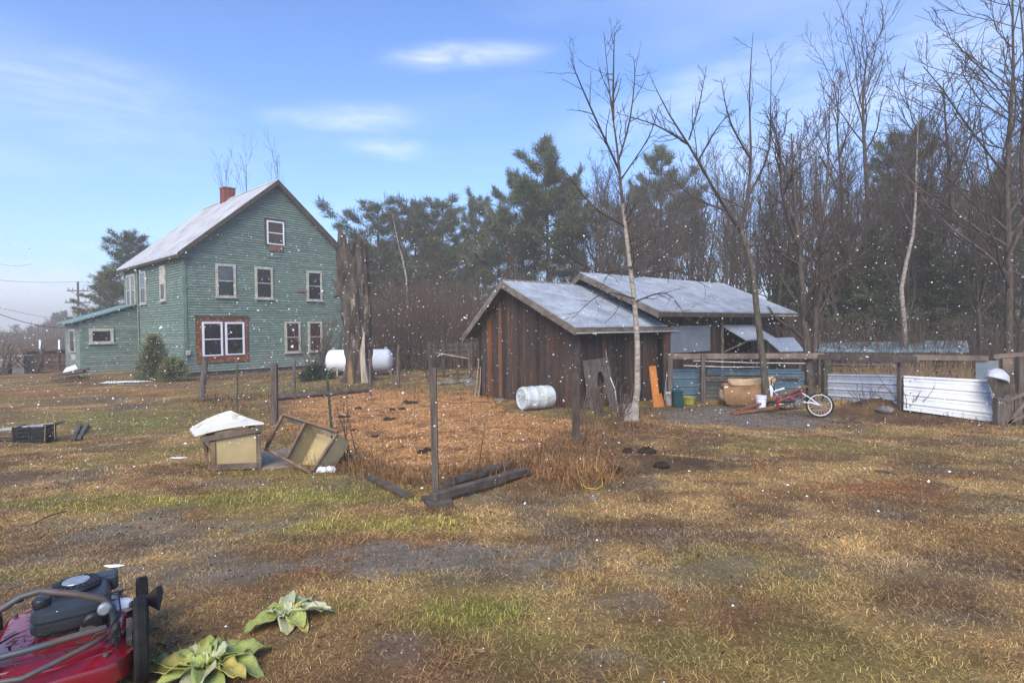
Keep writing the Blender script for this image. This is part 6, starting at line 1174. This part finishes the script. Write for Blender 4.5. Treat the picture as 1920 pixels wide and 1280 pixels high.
# ---------------------------------------------------------------- mulleins
m_leaf = vmat('woolly_mullein_leaf', rough=.9, nscale=30, namp=.22, bump=.6, spec=.2)
LEAFC = [S(158, 170, 100), S(194, 198, 160), S(190, 176, 98), S(140, 104, 66)]
def mullein(px, py, n, r, seed, label, mats):
    c = G(px, py); t = thing('mullein_plant', label, 'plant', c); rn = random.Random(seed); gz0 = c[2]
    for k in range(n):
        outer = k < n * .62; a = k * 2.4 + rn.uniform(-.35, .35); ln = r * (rn.uniform(.75, 1.15) if outer else rn.uniform(.3, .62)); w = ln * rn.uniform(.19, .27); el = rn.uniform(.05, .22) if outer else rn.uniform(.3, .75); bend = rn.uniform(-.35, .35); ph = rn.random() * 6; roll = rn.uniform(-.35, .35); droop = rn.uniform(.12, .3)
        base = np.array(LEAFC[mats[k % len(mats)]]) * rn.uniform(.8, 1.12); rib = base * .5 + np.array((.42, .44, .28)) * .5; tipc = base * np.array((1.0, .78, .55)) if rn.random() < .5 else base; vs_, cs = [], []; nf, qs = 12, (-1, -.75, -.5, -.22, 0, .22, .5, .75, 1)
        for i in range(nf):
            f = i / (nf - 1); aa = a + bend * f; d = V(math.cos(aa), math.sin(aa), 0); s_ = V(-math.sin(aa), math.cos(aa), 0); x = ln * f; zz = math.sin(el) * x - ln * droop * f * f * (1 if outer else .5) + .03
            ww = w * max(.04, (math.sin(math.pi * min(1, f * .86 + .10)) ** .8) * (1 if f < .97 else .35)); ce = c + d * x * math.cos(el) + UZ * zz
            for q in qs:
                p = ce + s_ * ww * q + UZ * (abs(q) ** 1.5 * ww * .5 + roll * ww * q + (.009 * math.sin(13 * f + ph + (2 if q > 0 else 0)) + .005 * math.sin(27 * f + ph * 2)) * abs(q) ** 2 * r / .2)
                p[2] = max(p[2], gz0 + .004 + .004 * (k % 5)); vs_.append(p - c); e = abs(q); col = rib * (1 - min(1, e * 4)) + base * min(1, e * 4); col = col * (1 - f ** 3 * .6) + tipc * f ** 3 * .6; cs.append(col * (.86 + .2 * e))
        m_ = len(qs); idx_ = np.arange(nf * m_).reshape(nf, m_); fq_ = np.stack([idx_[:-1, :-1].ravel(), idx_[:-1, 1:].ravel(), idx_[1:, 1:].ravel(), idx_[1:, :-1].ravel()], 1)
        o = npmesh('leaf', np.array(vs_), fq_, m_leaf, t, col=np.array(cs), smooth=True); md = o.modifiers.new('thickness', 'SOLIDIFY'); md.thickness = .0016
mullein(540, 1163, 18, .20, 5, 'small mullein rosette with pale snowy leaves on bare ground', (1, 0, 1, 1, 2, 0)); mullein(388, 1262, 20, .24, 6, 'larger green mullein rosette beside the mower wheel', (0, 0, 1, 0, 0, 2, 0))
# ---------------------------------------------------------------- lawn mower
m_red = mat('glossy_red_enamel', S(132, 16, 34), S(104, 11, 26), rough=.25, scale=2, bump=0, spec=.6, coat=.5, patch=S(74, 40, 38), pscale=6, pthr=.62, psoft=.03); m_eng = mat('black_engine_plastic', S(58, 64, 70), S(40, 44, 50), rough=.4, scale=10, bump=.05, spec=.5); m_rust = mat('rusty_handle_tube', S(98, 90, 86), S(78, 58, 46), rough=.5, scale=9, bump=.1, spec=.5, patch=S(64, 72, 78), pscale=4, pthr=.55)
m_sil = mat('silver_decal', S(170, 176, 182), S(130, 136, 142), rough=.35, scale=30, metal=.4, bump=0)
mf = V(-.558, .83, 0); mr_ = V(.83, .558, 0); mz = float(gz(-1.7, 2.35)); mo = V(-1.55, 2.31, 0) - mr_ * .265; mo[2] = mz; mx_ = (mr_, mf, UZ); mow = thing('lawn_mower', 'red push mower with black engine and folded handle', 'lawn mower', mo)
Mp = lambda x, y, z: mo + mr_ * x + mf * y + UZ * z
def outline(x0, x1, y0, y1, r, n=5):
    pts = []
    for cx, cy_, a0 in ((x1 - r, y0 + r, -90), (x1 - r, y1 - r, 0), (x0 + r, y1 - r, 90), (x0 + r, y0 + r, 180)):
        for k in range(n): a = math.radians(a0 + 90 * k / (n - 1)); pts.append((cx + r * math.cos(a), cy_ + r * math.sin(a)))
    return pts
def rloft(levels, nm, m, par=mow, n=5): return MB().loft([[Mp(x, y, z) for x, y in outline(x0, x1, y0, y1, r, n)] for (x0, x1, y0, y1, r, z) in levels]).build(nm, m, par, True)
deck = rloft([(-.235, .235, -.125, .56, .10, .07), (-.24, .24, -.13, .565, .10, .075), (-.24, .24, -.13, .565, .10, .135), (-.235, .235, -.125, .56, .10, .15), (-.225, .225, -.11, .55, .11, .157), (-.215, .215, -.06, .53, .12, .19), (-.20, .20, -.035, .52, .12, .20), (-.12, .12, .05, .45, .08, .206)], 'deck', m_red)
for k in range(3): MB().tube([Mp(-.17, -.07 + k * .028, .176 + k * .011), Mp(0, -.085 + k * .028, .172 + k * .011), Mp(.17, -.07 + k * .028, .176 + k * .011)], .006, 6).build('pressed_rib', m_red, deck, True)
MB().box(mo, mx_, -.08, .06, -.138, -.1305, .09, .12).build('warning_label', m_sil, deck)
_Mp = Mp
Mp = lambda x, y, z: _Mp(.03 + x * .76, .06 + y * .76, .19 + (z - .205) * .62)
rloft([(-.13, .13, .08, .40, .06, .205), (-.13, .13, .08, .40, .06, .27), (-.10, .10, .10, .38, .05, .275)], 'engine_block', m_blk)
eng = rloft([(-.17, .165, .06, .44, .06, .27), (-.175, .17, .055, .445, .06, .285), (-.175, .17, .055, .445, .06, .325), (-.165, .16, .065, .435, .06, .332), (-.165, .16, .065, .435, .06, .345), (-.175, .17, .055, .445, .06, .352), (-.17, .165, .06, .44, .06, .40), (-.15, .15, .09, .42, .06, .425), (-.13, .13, .12, .40, .05, .43)], 'engine_shroud', m_eng)
rc = Mp(.01, .30, .428); MB().lathe(rc, mx_, [(.088, 0), (.09, .014), (.083, .024), (.056, .03), (.052, .027), (.001, .03)], 28).build('recoil_cover', m_blk, eng, True); MB().lathe(rc + UZ * .0305, mx_, [(.05, 0), (.048, .003), (.001, .004)], 24).build('cover_badge', m_sil, eng, True)
for k in range(22): a = k * 2 * math.pi / 22; dv = mr_ * math.cos(a) + mf * math.sin(a); MB().beam(rc + dv * .057 + UZ * .031, rc + dv * .084 + UZ * .026, .005, .005).build('cooling_fin', m_eng, eng)
MB().lathe(Mp(-.125, .14, .42), mx_, [(.03, 0), (.032, .03), (.028, .036), (.001, .038)], 14).build('fuel_cap', m_blk, eng, True); MB().box(_Mp(.03, .06, .0), mx_, .05, .155, .27, .36, .265, .335).build('air_filter_box', m_eng, eng, bevel=.012); MB().tube([Mp(.08, .06, .245), Mp(.08, .03, .245), Mp(.08, -.0, .24)], [.035, .035, .034], 14).build('muffler', m_steel, mow, True)
MB().lathe(Mp(.10, .05, .30), (mr_, UZ, -mf), [(.04, 0), (.04, .03), (.03, .04), (.001, .042)], 16).build('primer_housing', m_blk, eng, True)
Mp = _Mp
def mwheel(x, y, rr, w):
    c = Mp(x, y, rr); n = 40; t = MB().lathe(c - mr_ * w / 2, (mf, UZ, mr_), [(rr * .62, .004), (rr * .9, 0), (rr * .985, .005), (rr, .012), (rr, w - .012), (rr * .985, w - .005), (rr * .9, w), (rr * .62, w - .004)], n).build('wheel', m_tyre, mow, True)
    for q in (.018, .0255, .033, .0405): MB().lathe(c - mr_ * w / 2, (mf, UZ, mr_), [(rr * .98, q - .0025), (rr + .003, q - .002), (rr + .003, q + .002), (rr * .98, q + .0025)], n).build('tread', m_tyre, t)
    MB().lathe(c - mr_ * (w / 2 - .004), (mf, UZ, mr_), [(.001, -.004), (.03, -.004), (.035, .0), (rr * .6, .004), (rr * .63, 0), (rr * .63, w - .008), (rr * .6, w - .012), (.035, w - .008), (.03, w - .004), (.001, w - .004)], 24).build('rim', m_bucket, t, True)
mwheel(.265, 0, .165, .052); mwheel(-.265, 0, .165, .052); mwheel(.275, .50, .115, .05); mwheel(-.275, .50, .115, .05)
for x in (.225, -.225): MB().beam(Mp(x, -.02, .16), Mp(x, .10, .20), .02, .05).build('axle_bracket', m_steel, mow)
hp = [A(-40, 1168, 2.05), A(0, 1143, 2.08), A(40, 1118, 2.11), A(75, 1107, 2.14), A(140, 1113, 2.18), A(190, 1121, 2.22), A(210, 1138, 2.24), A(216, 1170, 2.24), A(214, 1205, 2.24)]
MB().tube(hp, .0125, 12).build('upper_handle', m_rust, mow, True); MB().tube([A(-40, 1242, 2.0), A(60, 1216, 2.06), A(130, 1195, 2.13), A(198, 1176, 2.22)], .0125, 12).build('cross_bar', m_rust, mow, True); MB().tube([A(-30, 1282, 1.95), A(40, 1272, 1.98), A(110, 1238, 2.06), A(170, 1208, 2.14), A(200, 1190, 2.22)], .010, 10).build('lower_handle', m_rust, mow, True)
MB().lathe(A(196, 1138, 2.19), (mr_, UZ, -mf), [(.001, 0), (.022, 0), (.024, .02), (.016, .03), (.001, .032)], 10).build('wing_knob', m_sil, mow, True)
for pts in ([(215, 1180), (222, 1165), (226, 1190), (220, 1215)], [(172, 1200), (180, 1188), (205, 1180), (222, 1150)], [(20, 1210), (8, 1240), (30, 1262)], [(0, 1205), (25, 1190), (36, 1186)]): MB().tube([A(a, b, 2.17 + .01 * k) for k, (a, b) in enumerate(pts)], .004, 6).build('control_cable', m_blk, mow, True)
ch = [A(262, 1126, 2.42), A(292, 1100, 2.44), A(300, 1097, 2.46), A(304, 1108, 2.46), A(298, 1144, 2.42)]; cn = unit(np.cross(ch[1] - ch[0], ch[4] - ch[0])); m = MB(); m.add(ch + [p + cn * .012 for p in ch], [tuple(range(5)), tuple(range(5, 10))[::-1]] + [(i, i + 5, (i + 1) % 5 + 5, (i + 1) % 5) for i in range(5)]); m.build('discharge_flap', m_blk, mow); MB().beam(ch[0], Mp(.24, .38, .15), .06, .02).build('flap_hinge', m_blk, mow)
for (x, y, z) in ((.2, .02, .2), (-.2, .02, .2), (.19, .46, .205), (-.19, .46, .205), (.15, -.08, .175), (-.15, -.08, .175)): MB().lathe(Mp(x, y, z - .006), mx_, [(.011, 0), (.011, .008), (.006, .011), (.001, .011)], 8).build('bolt', m_steel, deck)
MB().tube([Mp(.14, .12, .33), Mp(.19, .06, .36), Mp(.20, -.02, .30), Mp(.16, -.06, .20)], .0035, 6).build('spark_wire', m_blk, mow, True); MB().tube([Mp(-.13, .2, .36), Mp(-.17, .16, .37)], .011, 8).build('pull_handle', m_blk, mow, True); MB().tube([Mp(-.02, .08, .25), Mp(-.12, .02, .23), Mp(-.2, -.02, .22), Mp(-.3, -.12, .3)], .003, 6).build('throttle_cable', m_blk, mow, True)
MB().box(Mp(0, 0, 0), mx_, -.06, .07, -.045, -.012, .176, .186).build('rating_label', m_sil, deck)
rn = random.Random(8); mb = MB()
for k in range(90):
    c = Mp(rn.uniform(-.22, .2), rn.uniform(-.06, .5), .200 + rn.uniform(0, .02)); a = rn.random() * 6; mb.tube([c, c + V(math.cos(a) * .05, math.sin(a) * .05, rn.uniform(-.005, .015))], .002, 3)
mb.build('grass_clippings', m_brush, deck)['kind'] = 'stuff'
c = Mp(.20, .28, .2); mb = MB().lathe(c, mx_, [(.045, -.01), (.05, .012), (.03, .03), (.001, .034)], 10); tag(mb.build('snow_clump', m_snow, None, True, loc=c), 'white snow clump on the mower deck beside the front wheel', 'snow')
# ---------------------------------------------------------------- falling snow (uncountable flakes) and the snowy air
n = 15000; y = 1.3 + 26 * rng.random(n) ** .75; x = (rng.random(n) * 2 - 1) * (y * 1.05 + 1.5); z = gz(x, y) + rng.random(n) ** 1.1 * np.minimum(5.5, 1.5 + .22 * y)
big = rng.random(n) < .018; y = np.where(big, 1.8 + 5 * rng.random(n), y); x = np.where(big, (rng.random(n) * 2 - 1) * (y * .95), x); z = np.where(big, gz(x, y) + .1 + 1.7 * rng.random(n), z)
rr = (.42 + 1.5 * rng.random(n) ** 4.5) * np.where(big, 2.2, 1) * np.clip(.00100 * y, .0024, .015); p = ico[None] * (1 + (rng.random((n, 7, 1)) - .5) * .9) * rr[:, None, None] * V(1, 1, .8); st = rng.normal(0, .5, (n, 1, 3)); p = p + st * p[..., 2:3]
v = (p + np.stack([x, y, z], 1)[:, None]).reshape(-1, 3); f = (np.arange(n)[:, None, None] * 7 + icf[None]).reshape(-1, 3)
m_flake = mat('snow_flake', (.88, .9, .94), (.84, .86, .92), rough=.7, scale=3, bump=0)
tag(npmesh('falling_snow', v, f, m_flake), 'large white snowflakes falling through the yard air', 'snow', kind='stuff')
hz = MB().box(V(0, 0, 0), WORLD_AX, -410, 410, -70, 460, -3, 19); hm = D.materials.new('snowy_air'); hm.use_nodes = True; t = hm.node_tree; t.nodes.clear(); ho = N(t, 'ShaderNodeOutputMaterial'); pv = N(t, 'ShaderNodeVolumePrincipled'); pv.inputs['Color'].default_value = (1, .95, .88, 1); pv.inputs['Density'].default_value = .0034; pv.inputs['Anisotropy'].default_value = .0; L(t, pv.outputs[0], ho.inputs['Volume'])
tag(hz.build('haze', hm), 'pale snowy air fading the far trees', 'haze', kind='stuff')
